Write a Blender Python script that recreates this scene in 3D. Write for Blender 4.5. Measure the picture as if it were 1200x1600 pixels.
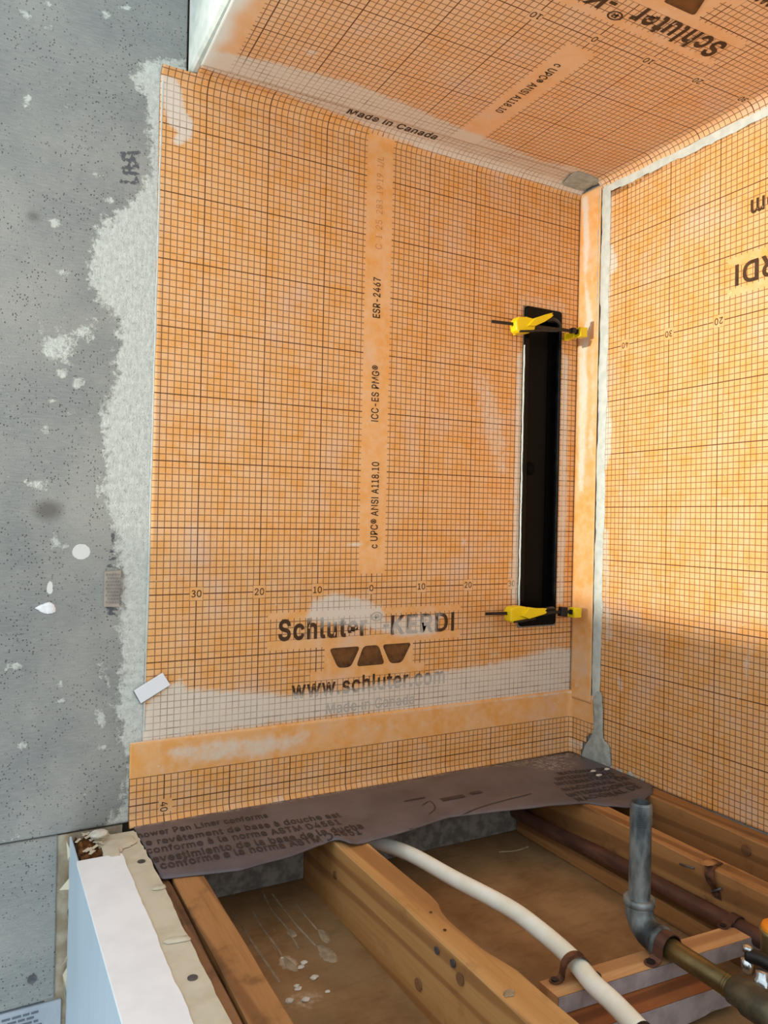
import bpy, bmesh, math, random
import numpy as np
from mathutils import Vector, Matrix
random.seed(7)
rng = np.random.default_rng(7)
S = bpy.context.scene
C = S.collection
for o in list(bpy.data.objects):
    bpy.data.objects.remove(o)

# ------------------------------------------------------------------ camera
CAM = np.array([-.5983, -1.1459, .1297])
YAW, PITCH, ROLL, FPX = -.4962, .0007, -.0213, 1180.07
def _rot(a, b, c):
    ca, sa, cb, sb, cc, sc = math.cos(a), math.sin(a), math.cos(b), math.sin(b), math.cos(c), math.sin(c)
    return (np.array([[ca, -sa, 0], [sa, ca, 0], [0, 0, 1]]) @ np.array([[1, 0, 0], [0, cb, -sb], [0, sb, cb]])
            @ np.array([[cc, 0, sc], [0, 1, 0], [-sc, 0, cc]]))
RM = _rot(YAW, PITCH, ROLL)
cd = bpy.data.cameras.new('camera')
cd.sensor_fit = 'HORIZONTAL'; cd.sensor_width = 36; cd.lens = FPX / 1200 * 36
cd.clip_start = .02
co = bpy.data.objects.new('camera', cd); C.objects.link(co)
M4 = Matrix.Identity(4)
for i in range(3):
    M4[i][0] = RM[i, 0]; M4[i][1] = RM[i, 2]; M4[i][2] = -RM[i, 1]; M4[i][3] = CAM[i]
co.matrix_world = M4
S.camera = co
def un(u, v, ax, val):
    """point of the world plane axis=val that the photograph shows at pixel (u, v)"""
    d = RM @ np.array([(u - 600) / FPX, 1, -(v - 800) / FPX])
    return CAM + (val - CAM[ax]) / d[ax] * d

# ------------------------------------------------------------------ light, exposure
w = bpy.data.worlds.new('world'); S.world = w; w.use_nodes = True
w.node_tree.nodes['Background'].inputs[0].default_value = (.90, .97, 1.0, 1)
w.node_tree.nodes['Background'].inputs[1].default_value = 1.36
l = bpy.data.lights.new('work_light', 'SPOT'); l.energy = 540; l.color = (1, .92, .76); l.shadow_soft_size = .02
l.spot_size = math.radians(34); l.spot_blend = 1.0
lo_ = bpy.data.objects.new('work_light', l); C.objects.link(lo_); lo_.location = (-3.0, -.30, .47)
lo_.rotation_euler = (Vector((.455, -.55, .24)) - lo_.location).to_track_quat('-Z', 'Y').to_euler()
S.view_settings.view_transform = 'Standard'; S.view_settings.look = 'None'
S.view_settings.gamma = 1; S.view_settings.use_curve_mapping = False
S.view_settings.exposure = .15

# ------------------------------------------------------------------ helpers: meshes and objects
XC, ZC, ZJ, ZF = .455, .779, -.34, -.44          # right corner, soffit, joist tops, subfloor
def lin(r, g, b):
    f = lambda c: (c / 255 / 12.92) if c / 255 <= .04045 else ((c / 255 + .055) / 1.055) ** 2.4
    return (f(r), f(g), f(b), 1)
def tag(o, label=None, cat=None, group=None, kind=None):
    if label: o['label'] = label
    if cat: o['category'] = cat
    if group: o['group'] = group
    if kind: o['kind'] = kind
    return o
def root(name, loc, label, cat, group=None):
    o = bpy.data.objects.new(name, None); C.objects.link(o); o.location = loc
    o.empty_display_size = .02
    return tag(o, label, cat, group)
def wloc(o):
    p = Vector((0, 0, 0))
    while o: p += o.location; o = o.parent
    return p
def mesh_obj(name, verts, faces, mat, parent=None, smooth=False):
    verts = np.asarray(verts, float)
    off = np.array(wloc(parent)) if parent else np.zeros(3)
    if parent is None:                              # origin of a one-mesh thing sits on the thing
        off = np.array([(verts[:, 0].min() + verts[:, 0].max()) / 2, (verts[:, 1].min() + verts[:, 1].max()) / 2, verts[:, 2].min()])
    me = bpy.data.meshes.new(name)
    me.from_pydata((verts - off).tolist(), [], [tuple(f) for f in faces])
    if mat: me.materials.append(mat)
    if smooth:
        me.polygons.foreach_set('use_smooth', [True] * len(me.polygons))
    o = bpy.data.objects.new(name, me); C.objects.link(o)
    if parent: o.parent = parent
    else: o.location = off
    return o
def bm_obj(name, bm, mat, parent=None, smooth=False):
    bm.normal_update(); bm.verts.index_update()
    v = [tuple(x.co) for x in bm.verts]; f = [[x.index for x in q.verts] for q in bm.faces]
    bm.free()
    return mesh_obj(name, v, f, mat, parent, smooth)
def bm_box(bm, a, b, bev=0, M=None, seg=1):
    r = bmesh.ops.create_cube(bm, size=1)
    for v in r['verts']:
        v.co = Vector([(a[i] + b[i]) / 2 + v.co[i] * abs(b[i] - a[i]) for i in range(3)])
    vs = r['verts']
    if bev:
        e = list({e for v in vs for e in v.link_edges})
        q = bmesh.ops.bevel(bm, geom=e, offset=bev, segments=seg, profile=.5, affect='EDGES', clamp_overlap=True)
        vs = list({v for f in q['faces'] for v in f.verts} | {v for v in vs if v.is_valid})
    if M is not None:
        for v in vs: v.co = M @ v.co
def box(name, a, b, mat, parent=None, bev=0, M=None):
    bm = bmesh.new(); bm_box(bm, a, b, bev, M); return bm_obj(name, bm, mat, parent)
def sweep(pts, rad, n=16, caps=True):
    pts = [Vector(p) for p in pts]; rad = [rad] * len(pts) if not hasattr(rad, '__len__') else rad
    V, F = [], []
    t0 = (pts[1] - pts[0]).normalized()
    nrm = t0.orthogonal().normalized()
    for i, p in enumerate(pts):
        t = (pts[min(i + 1, len(pts) - 1)] - pts[max(i - 1, 0)]).normalized()
        nrm = (nrm - t * nrm.dot(t)).normalized(); bn = t.cross(nrm)
        for k in range(n):
            a = 2 * math.pi * k / n
            V.append(p + rad[i] * (math.cos(a) * nrm + math.sin(a) * bn))
    for i in range(len(pts) - 1):
        for k in range(n):
            F.append((i * n + k, i * n + (k + 1) % n, (i + 1) * n + (k + 1) % n, (i + 1) * n + k))
    if caps:
        F.append(tuple(range(n))[::-1]); F.append(tuple((len(pts) - 1) * n + k for k in range(n)))
    return [tuple(v) for v in V], F
def tube(name, pts, rad, mat, parent=None, n=16, caps=True):
    V, F = sweep(pts, rad, n, caps); return mesh_obj(name, V, F, mat, parent, True)
def smooth_path(pts, n):
    pts = np.asarray(pts, float); out = []
    P = np.vstack([2 * pts[0] - pts[1], pts, 2 * pts[-1] - pts[-2]])
    for i in range(1, len(P) - 2):
        for t in np.linspace(0, 1, n, endpoint=False):
            a, b, c, d = P[i - 1], P[i], P[i + 1], P[i + 2]
            out.append(.5 * (2 * b + (c - a) * t + (2 * a - 5 * b + 4 * c - d) * t * t + (3 * b - a - 3 * c + d) * t ** 3))
    out.append(pts[-1]); return np.array(out)
def slab(name, poly, ax, val, th, mat, parent=None, sub=0):
    """flat slab of thickness th whose outline is poly (world points), grown along axis ax"""
    P = np.asarray(poly, float); n = len(P)
    A = P.copy(); B = P.copy(); A[:, ax] = val; B[:, ax] = val + th
    F = [tuple(range(n)), tuple(range(2 * n - 1, n - 1, -1))] + [(i, (i + 1) % n, n + (i + 1) % n, n + i) for i in range(n)]
    return mesh_obj(name, np.vstack([A, B]), F, mat, parent)
# value noise for ragged outlines
_tab = rng.random((64, 64))
def vnoise(x, y=0.0):
    x = np.asarray(x, float); y = np.asarray(y, float) + 0 * x
    xi, yi = np.floor(x).astype(int), np.floor(y).astype(int); fx, fy = x - xi, y - yi
    fx, fy = fx * fx * (3 - 2 * fx), fy * fy * (3 - 2 * fy)
    g = lambda a, b: _tab[a % 64, b % 64]
    return (g(xi, yi) * (1 - fx) + g(xi + 1, yi) * fx) * (1 - fy) + (g(xi, yi + 1) * (1 - fx) + g(xi + 1, yi + 1) * fx) * fy
# stain fields: value 1 inside a shape, falling to 0 at `soft` outside
def f_poly(p, poly, soft):
    poly = np.asarray(poly, float); x, y = p[:, 0], p[:, 1]
    inside = np.zeros(len(p), bool); d = np.full(len(p), 1e9)
    for i in range(len(poly)):
        a, b = poly[i], poly[(i + 1) % len(poly)]
        c = ((a[1] > y) != (b[1] > y)) & (x < (b[0] - a[0]) * (y - a[1]) / (b[1] - a[1] + 1e-12) + a[0])
        inside ^= c
        ab = b - a; t = np.clip(((p - a) @ ab) / (ab @ ab + 1e-12), 0, 1)
        d = np.minimum(d, np.hypot(*(p - a - t[:, None] * ab).T))
    return np.clip(.5 + np.where(inside, d, -d) / (2 * soft), 0, 1)
def f_line(p, pts, wid, soft):
    d = np.full(len(p), 1e9)
    for a, b in zip(pts[:-1], pts[1:]):
        a, b = np.asarray(a, float), np.asarray(b, float); ab = b - a
        t = np.clip(((p - a) @ ab) / (ab @ ab + 1e-12), 0, 1)
        d = np.minimum(d, np.hypot(*(p - a - t[:, None] * ab).T))
    return np.clip(.5 + (wid / 2 - d) / (2 * soft), 0, 1)
def f_ell(p, c, rx, ry, soft):
    q = np.hypot((p[:, 0] - c[0]) / rx, (p[:, 1] - c[1]) / ry)
    return np.clip(.5 + (1 - q) * min(rx, ry) / (2 * soft), 0, 1)
def px2(pts, ax, val, keep):
    return [un(u, v, ax, val)[list(keep)] for u, v in pts]

# ------------------------------------------------------------------ helpers: materials
class Mat:
    def __init__(s, name, rough=.6, metal=0, spec=.5):
        s.m = bpy.data.materials.new(name); s.m.use_nodes = True; s.t = s.m.node_tree
        s.b = s.t.nodes['Principled BSDF']
        s.b.inputs['Roughness'].default_value = rough; s.b.inputs['Metallic'].default_value = metal
        s.b.inputs['Specular IOR Level'].default_value = spec
    def put(s, sock, v):
        if hasattr(v, 'is_output'): s.t.links.new(v, sock)
        else: sock.default_value = v
    def n(s, typ, ins=None, **props):
        x = s.t.nodes.new('ShaderNode' + typ)
        for k, v in props.items(): setattr(x, k, v)
        for k, v in (ins or {}).items(): s.put(x.inputs[k], v)
        return x
    def math(s, op, a, b=0.0, c=0.0, clamp=False):
        x = s.n('Math', {0: a, 1: b, 2: c}, operation=op, use_clamp=clamp); return x.outputs[0]
    def ramp(s, v, lo, hi, a=0.0, b=1.0):
        return s.n('MapRange', {'Value': v, 'From Min': lo, 'From Max': hi, 'To Min': a, 'To Max': b}, interpolation_type='SMOOTHSTEP').outputs[0]
    def mix(s, f, a, b):
        x = s.n('Mix', data_type='RGBA'); s.put(x.inputs[0], f); s.put(x.inputs[6], a); s.put(x.inputs[7], b)
        return x.outputs[2]
    def pos(s, scale=(1, 1, 1)):
        g = s.n('NewGeometry').outputs['Position']
        return s.n('Mapping', {'Vector': g, 'Scale': scale}).outputs[0]
    def noise(s, vec, scale, detail=3, rough=.55, dist=0):
        return s.n('TexNoise', {'Vector': vec, 'Scale': scale, 'Detail': detail, 'Roughness': rough, 'Distortion': dist}).outputs[0]
    def attr(s, name):
        return s.n('Attribute', attribute_name=name).outputs['Fac']
    def color(s, v): s.put(s.b.inputs['Base Color'], v)
    def bump(s, h, strength=.3, dist=.001):
        s.put(s.b.inputs['Normal'], s.n('Bump', {'Height': h, 'Strength': strength, 'Distance': dist}).outputs[0])
def plain(name, col, rough=.6, metal=0, var=.12, scale=60, col2=None, spec=.5, bump=.15, stretch=(1, 1, 1)):
    m = Mat(name, rough, metal, spec); p = m.pos(stretch)
    n = m.ramp(m.noise(p, scale, 4), .35, .65)
    c2 = col2 if col2 else tuple(x * (1 - var * 2) for x in col[:3]) + (1,)
    m.color(m.mix(n, c2, col))
    if bump: m.bump(m.noise(p, scale * 4, 3), bump, .001)
    return m.m

HAZE = lin(216, 213, 204)
def membrane_mat(name, grid=True):
    m = Mat(name, .62, 0, .35); P = m.pos()
    big = m.ramp(m.noise(P, 17, 3), .33, .68)
    mid = m.ramp(m.noise(P, 55, 3, .6), .36, .66)
    base = m.mix(big, lin(224, 160, 86), lin(226, 177, 124))
    base = m.mix(m.math('MULTIPLY', mid, .55), base, lin(230, 188, 146))
    fib = m.noise(P, 900, 2)
    if grid:
        uv = m.n('UVMap', uv_map='grid').outputs[0]
        cell = m.n('VectorMath', {0: uv}, operation='FLOOR').outputs[0]
        wn = m.n('TexWhiteNoise', {'Vector': cell}, noise_dimensions='2D').outputs['Value']
        base = m.mix(m.math('MULTIPLY', wn, .32), base, lin(230, 158, 74))
    vein = m.ramp(m.noise(P, 9, 4, .6), .52, .74)
    base = m.mix(m.math('MULTIPLY', vein, .58), base, lin(214, 186, 168))
    if grid:
        sx = m.n('SeparateXYZ', {0: uv})
        lines = None
        for c in (sx.outputs[0], sx.outputs[1]):
            d = m.math('ABSOLUTE', m.math('SUBTRACT', m.math('FRACT', m.math('ADD', c, .5)), .5))
            D = m.math('ABSOLUTE', m.math('SUBTRACT', m.math('FRACT', m.math('MULTIPLY_ADD', c, .1, .5)), .5))
            l1 = m.ramp(d, .042, .095, .80, 0)
            l2 = m.ramp(D, .0062, .0115, 1, 0)
            l = m.math('MAXIMUM', l1, l2)
            lines = l if lines is None else m.math('MAXIMUM', lines, l)
        lines = m.math('MULTIPLY', lines, m.math('SUBTRACT', 1, m.attr('blank')))
        lines = m.math('MULTIPLY', lines, m.ramp(m.noise(P, 300, 2), .15, .45, .72, 1))
    base = m.mix(m.attr('dust_or_light'), base, lin(224, 196, 172))  # light painted into the base colour: paler and pinker, ceiling sheet only
    h = m.attr('haze')
    hn = m.math('ADD', h, m.math('MULTIPLY', m.math('SUBTRACT', m.noise(P, 70, 5, .7), .5), m.ramp(h, .02, .3, 0, .9)))
    hz = m.ramp(hn, .25, .85)
    base = m.mix(m.math('MULTIPLY', hz, .80), base, HAZE)
    if grid:
        lines = m.math('MULTIPLY', lines, m.math('SUBTRACT', 1, m.math('MULTIPLY', hz, m.ramp(m.noise(P, 28, 3), .3, .7, .25, .72))))
        base = m.mix(lines, base, lin(92, 54, 30))
    sp = m.ramp(m.noise(P, 120, 2), .735, .76)
    base = m.mix(m.math('MULTIPLY', sp, .55), base, lin(225, 215, 200))
    base = m.mix(m.attr('mud'), base, lin(226, 230, 224))
    m.color(base)
    m.bump(m.math('ADD', fib, m.math('MULTIPLY', hn, 1.5)), .25, .0006)
    return m.m
MEMB = membrane_mat('orange_gridded_fleece'); BAND = membrane_mat('orange_plain_fleece', False)

def ink_mat(name, col):
    m = Mat(name, .7, 0, .2); P = m.pos()
    h = m.attr('haze'); hn = m.math('ADD', h, m.math('MULTIPLY', m.math('SUBTRACT', m.noise(P, 90, 5, .7), .5), m.ramp(h, .02, .3, 0, .9)))
    c = m.mix(m.ramp(m.noise(P, 70, 4), .3, .7), col, tuple(x * 1.5 for x in col[:3]) + (1,))
    m.color(m.mix(m.math('MULTIPLY', m.ramp(hn, .25, .85), .62), c, HAZE)); return m.m
INK = ink_mat('brown_print', lin(66, 46, 30)); INKL = ink_mat('faint_print', lin(158, 106, 66))

def board_mat():
    m = Mat('cement_board', .85, 0, .25); P = m.pos()
    base = m.mix(m.ramp(m.noise(P, 6, 4, .6), .35, .68), lin(130, 134, 134), lin(154, 155, 150))
    weave = m.noise(m.pos((60, 60, 420)), 1.0, 2)
    base = m.mix(m.math('MULTIPLY', m.ramp(weave, .4, .7), .25), base, lin(174, 174, 170))
    grain = m.noise(P, 520, 3, .7)
    base = m.mix(m.math('MULTIPLY', m.ramp(grain, .42, .75), .35), base, lin(108, 110, 110))
    dens = m.ramp(m.noise(P, 14, 3), .30, .58)
    v = m.n('TexVoronoi', {'Vector': P, 'Scale': 230.0}, feature='F1')
    pick = m.ramp(m.n('SeparateColor', {0: v.outputs['Color']}).outputs[0], .34, .4)
    pit = m.math('MULTIPLY', m.math('MULTIPLY', m.ramp(v.outputs['Distance'], .14, .30, 1, 0), pick), dens)
    base = m.mix(m.math('MULTIPLY', pit, .85), base, lin(66, 66, 66))
    fl = m.ramp(m.noise(P, 85, 4, .65), .70, .76)
    base = m.mix(m.math('MULTIPLY', fl, .6), base, lin(196, 200, 196))
    ink = m.attr('ink')
    base = m.mix(m.ramp(m.math('ADD', ink, m.math('MULTIPLY', m.math('SUBTRACT', m.noise(P, 150, 4, .7), .5), 1.9)), .45, .62), base, lin(90, 91, 96))
    dirt = m.attr('dirt'); base = m.mix(m.math('MULTIPLY', dirt, .7), base, lin(84, 80, 74))
    h = m.attr('haze'); n1 = m.math('SUBTRACT', m.noise(P, 75, 8, .8), .5)
    hn = m.math('ADD', h, m.math('MULTIPLY', n1, m.ramp(h, .01, .2, 0, 2.3)))
    hz = m.ramp(hn, .36, .60)
    sk = m.mix(m.ramp(m.noise(P, 110, 8, .82), .34, .64), lin(176, 181, 175), lin(208, 213, 208))
    hole = m.ramp(m.noise(P, 230, 4, .7), .60, .66)
    base2 = m.mix(m.math('MULTIPLY', hole, .6), sk, lin(96, 97, 95))
    base = m.mix(m.math('MULTIPLY', hz, .92), base, base2)
    w = m.attr('white'); wn = m.math('ADD', w, m.math('MULTIPLY', n1, m.ramp(w, .01, .2, 0, 1.3)))
    base = m.mix(m.ramp(wn, .4, .6), base, lin(218, 220, 216))
    m.color(base)
    hgt = m.math('SUBTRACT', m.math('ADD', m.math('MULTIPLY', m.noise(P, 420, 3), .5), m.math('MULTIPLY', hz, m.math('ADD', 1.2, m.math('MULTIPLY', m.noise(m.pos((200, 200, 90)), 1, 4), 2)))), m.math('MULTIPLY', pit, 2))
    m.bump(hgt, .55, .0007)
    return m.m
BOARD = board_mat()

def wood_mat(name, c1, c2, c3, axis=1, rough=.62, dirt=.35, ring=1.0):
    m = Mat(name, rough, 0, .35)
    sc = [26, 26, 26]; sc[axis] = 1.6
    P = m.pos(tuple(sc)); g = m.pos()
    warp = m.noise(g, 7, 2)
    n1 = m.noise(P, 1.0, 5, .6, .6)
    wv = m.n('TexWave', {'Vector': P, 'Scale': .55 * ring, 'Distortion': 6.0, 'Detail': 3.0, 'Detail Scale': .8}, wave_type='BANDS', bands_direction='DIAGONAL').outputs['Fac']
    sc2 = [300, 300, 300]; sc2[axis] = 9
    fine = m.noise(m.pos(tuple(sc2)), 1.0, 3)
    c = m.mix(m.ramp(n1, .32, .68), c1, c2)
    c = m.mix(m.math('MULTIPLY', m.ramp(wv, .62, .95), .62), c, c3)
    c = m.mix(m.math('MULTIPLY', m.ramp(fine, .5, .75), .3), c, c3)
    st = m.ramp(m.noise(g, 16, 5, .65), .55, .75)
    c = m.mix(m.math('MULTIPLY', st, dirt), c, tuple(x * .35 for x in c3[:3]) + (1,))
    m.color(c); m.bump(m.math('ADD', fine, m.math('MULTIPLY', n1, .6)), .25, .0006)
    return m.m
WOOD = wood_mat('aged_pine', lin(180, 132, 78), lin(196, 152, 98), lin(136, 92, 52))
WOODB = wood_mat('brown_pine', lin(152, 106, 62), lin(174, 126, 78), lin(104, 68, 38), dirt=.55)
WOODX = wood_mat('cleat_pine', lin(190, 142, 92), lin(206, 162, 114), lin(150, 102, 62), axis=0, dirt=.3)
WOODR = wood_mat('weathered_strip', lin(120, 84, 56), lin(146, 106, 72), lin(74, 50, 34), dirt=.6)
WOODD = wood_mat('dark_cleat', lin(124, 74, 42), lin(150, 92, 52), lin(84, 46, 26), axis=0, dirt=.4)
THIN = plain('thinset', lin(200, 207, 203), .85, 0, .1, 60, lin(186, 194, 190), .2, .2)
THIN2 = plain('grey_thinset', lin(176, 182, 176), .85, 0, .1, 90, lin(154, 160, 155), .2, .3)
MUD = plain('white_mud', lin(214, 222, 218), .8, 0, .06, 40, lin(196, 206, 202), .2, .4)
WHITEP = plain('white_paint', lin(244, 246, 250), .55, 0, .03, 18, lin(236, 238, 243), .4, .15)
PAPER = plain('beige_drywall_paper', lin(206, 198, 178), .8, 0, .06, 26, lin(192, 183, 162), .2, .25)
BLUEP = plain('pale_blue_paint', lin(186, 205, 220), .5, 0, .03, 10, lin(176, 196, 213), .4, .1, (1, 1, .15))
ROT = plain('rotten_brown_wood', lin(120, 78, 40), .9, 0, .3, 80, lin(48, 28, 14), .2, 1.0)
CONC = plain('grey_blocking', lin(138, 132, 124), .85, 0, .1, 70, lin(104, 99, 93), .2, .5)
BEIGE = plain('stud_edge', lin(176, 166, 148), .85, 0, .1, 40, lin(148, 134, 112), .2, .3)
YEL = plain('yellow_plastic', lin(236, 206, 14), .4, 0, .02, 30, lin(228, 196, 10), .5, .05)
DARK = plain('black_oxide_steel', lin(40, 36, 36), .45, .3, .1, 60, lin(28, 26, 26), .5, .1)
GALV = plain('galvanized_steel', lin(140, 147, 148), .5, .4, .1, 34, lin(52, 58, 62), .5, .2, (1, 1, .4))
BRASS = plain('tarnished_brass', lin(136, 116, 74), .38, .75, .1, 35, lin(92, 78, 50), .5, .1, (1, .4, 1))
BRASSD = plain('dull_dark_brass', lin(104, 98, 78), .55, .5, .1, 45, lin(74, 70, 58), .5, .15)
COPPER = plain('oxidised_copper', lin(112, 76, 62), .5, .35, .1, 40, lin(78, 52, 44), .5, .1, (1, .3, 1))
RUST = plain('rusty_strap', lin(120, 82, 60), .6, .5, .2, 90, lin(70, 48, 38), .5, .2)
PVC = plain('white_plastic_pipe', lin(240, 242, 234), .42, 0, .03, 24, lin(230, 230, 214), .5, .05)
GREYP = plain('grey_painted_face', lin(164, 154, 154), .75, 0, .06, 40, lin(140, 130, 130), .3, .3)
CHROME = plain('chrome', lin(205, 210, 214), .2, .95, .05, 50, lin(170, 176, 182), .5, .0)
ORANGE = plain('orange_plastic_ring', lin(245, 150, 30), .45, 0, .03, 40, lin(235, 135, 20), .5, .0)
TILE = plain('white_glazed_tile', lin(232, 235, 242), .25, 0, .02, 12, lin(226, 230, 238), .5, .0)
TILEB = plain('tile_biscuit', lin(140, 138, 136), .8, 0, .05, 60, lin(120, 118, 116), .2, .2)
CHIP = plain('beige_chip', lin(172, 162, 150), .8, 0, .05, 60, lin(156, 146, 134), .2, .2)
PLAST = plain('plaster_crumb', lin(210, 206, 196), .85, 0, .05, 90, lin(186, 180, 168), .2, .4)
NAILM = plain('grey_screw_head', lin(104, 104, 108), .55, .5, .1, 80, lin(80, 80, 84), .5, .1)
GLUE = plain('dried_glue', lin(168, 152, 128), .7, 0, .08, 80, lin(146, 128, 102), .3, .1)
LABEL = plain('printed_label_paper', lin(170, 178, 188), .7, 0, .04, 30, lin(158, 166, 176), .3, .1)
LTXT = plain('label_print', lin(104, 110, 120), .8, 0, .04, 30, None, .2, 0)

def liner_mat():
    m = Mat('dark_pan_liner', .42, 0, .5); P = m.pos()
    c = m.mix(m.ramp(m.noise(P, 9, 4), .35, .68), lin(80, 74, 80), lin(100, 93, 98))
    d = m.ramp(m.noise(P, 26, 5, .7), .56, .72)
    c = m.mix(m.math('MULTIPLY', d, .35), c, lin(60, 54, 54))
    sp = m.ramp(m.noise(P, 160, 3, .6), .70, .735)
    c = m.mix(m.math('MULTIPLY', sp, .4), c, lin(150, 142, 138))
    m.color(c)
    g = m.ramp(m.attr('dust_or_light'), .2, .9)
    c2 = m.mix(m.math('MULTIPLY', m.math('MULTIPLY', g, m.ramp(m.noise(P, 130, 4, .7), .46, .62)), .75), c, lin(176, 172, 166))
    m.color(c2); m.bump(m.noise(P, 60, 3), .2, .001); return m.m
LINER = liner_mat()
LINK = plain('liner_print', lin(46, 40, 42), .5, 0, .05, 70, lin(58, 50, 52), .4, .1)

def floor_mat():
    m = Mat('brown_subfloor', .75, 0, .3); P = m.pos()
    c = m.mix(m.ramp(m.noise(P, 11, 5, .65), .35, .68), lin(130, 98, 64), lin(156, 122, 84))
    c = m.mix(m.math('MULTIPLY', m.ramp(m.noise(m.pos((30, 120, 1)), 1, 4), .5, .75), .3), c, lin(94, 70, 46))
    c = m.mix(m.math('MULTIPLY', m.ramp(m.noise(P, 5, 2), .5, .7), .4), c, lin(134, 118, 88))
    h = m.attr('haze'); hn = m.math('ADD', h, m.math('MULTIPLY', m.math('SUBTRACT', m.noise(P, 160, 4), .5), m.ramp(h, .02, .3, 0, .7)))
    c = m.mix(m.math('MULTIPLY', m.ramp(hn, .35, .7), .62), c, lin(198, 184, 164))
    m.color(c); m.bump(m.noise(P, 220, 3), .3, .0008); return m.m
FLOOR = floor_mat()
def black_mat():
    m = Mat('glossy_black_coating', .16, 0, .14); P = m.pos()
    sp = m.ramp(m.noise(P, 230, 3, .6), .72, .75)
    c = m.mix(m.ramp(m.noise(P, 30, 3), .35, .7), lin(5, 5, 6), lin(11, 11, 13))
    m.color(m.mix(m.math('MULTIPLY', sp, .45), c, lin(110, 112, 116)))
    m.put(m.b.inputs['Roughness'], m.ramp(m.noise(P, 40, 3), .3, .7, .14, .34))
    m.bump(m.noise(P, 45, 3), .12, .001); return m.m
BLACK = black_mat()
def logo_mat():
    m = Mat('brown_wedge_print', .7, 0, .2); P = m.pos()
    n = m.ramp(m.noise(P, 90, 4, .7), .3, .7)
    c = m.mix(n, lin(70, 46, 28), lin(104, 70, 40))
    h = m.attr('shade'); c = m.mix(m.math('MULTIPLY', h, .8), c, lin(148, 98, 48))
    m.color(c); return m.m
LOGO = logo_mat()

# ------------------------------------------------------------------ sheets built on a grid
def sheet(name, U, V, fmap, mat, parent=None, keep=None, blank=None, thick=.0006, fields=None, order=1, uvscale=1.0, smooth=True, uvmap=None):
    """grid sheet; (u, v) in cm -> world through fmap; fields: name -> function(world points, uv) giving a point attribute"""
    UU, VV = np.meshgrid(U, V); uv = np.stack([UU.ravel(), VV.ravel()], 1); W = fmap(uv)
    nu, nv = len(U), len(V); F = []; bl = []
    for j in range(nv - 1):
        for i in range(nu - 1):
            cu, cv = (U[i] + U[i + 1]) / 2, (V[j] + V[j + 1]) / 2
            if keep and not keep(cu, cv): continue
            a = j * nu + i; f = (a, a + 1, a + nu + 1, a + nu)
            F.append(f if order > 0 else f[::-1])
            bl.append(1.0 if blank and blank(cu, cv) else 0.0)
    o = mesh_obj(name, W, F, mat, parent, smooth); me = o.data
    guv = uvmap(uv) if uvmap is not None else uv
    lay = me.uv_layers.new(name='grid'); li = np.empty(len(me.loops), int); me.loops.foreach_get('vertex_index', li)
    lay.data.foreach_set('uv', guv[li].ravel())
    at = me.attributes.new('blank', 'FLOAT', 'FACE'); at.data.foreach_set('value', bl)
    for k, fn in (fields or {}).items():
        at = me.attributes.new(k, 'FLOAT', 'POINT'); at.data.foreach_set('value', np.asarray(fn(W, uv), float))
    used = {i for f in F for i in f}
    if len(used) < len(W):
        bm = bmesh.new(); bm.from_mesh(me); bmesh.ops.delete(bm, geom=[v for v in bm.verts if not v.link_faces], context='VERTS'); bm.to_mesh(me); bm.free()
    if thick:
        md = o.modifiers.new('thickness', 'SOLIDIFY'); md.thickness = thick; md.offset = -1
    return o
def rng_cm(a, b, st=.5):
    r = np.arange(math.ceil(a / st - 1e-6), math.floor(b / st + 1e-6) + 1) * st
    if r[0] - a > .02: r = np.r_[a, r]
    if b - r[-1] > .02: r = np.r_[r, b]
    return r
# printed pattern of the sheets: which cells carry no grid
def print_blank(x, y):
    if abs(x) < 2.5 and 2.5 < y < 77: return True
    y0 = (y + 20) % 100 - 20
    if abs(y0) < .8 and any(abs(abs(x) - n) < (.9 if n else .7) for n in (0, 10, 20, 30, 40)): return True
    if abs(x) < 18.5 and (-4.6 < y0 < -3.5 or -9.6 < y0 < -8.2 or -14.8 < y0 < -13.4): return abs(x) < 18.5 if y0 > -10 else abs(x) < 11
    if abs(x) < 8.6 and -13.5 < y0 < -9.5: return True
    return False

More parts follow.
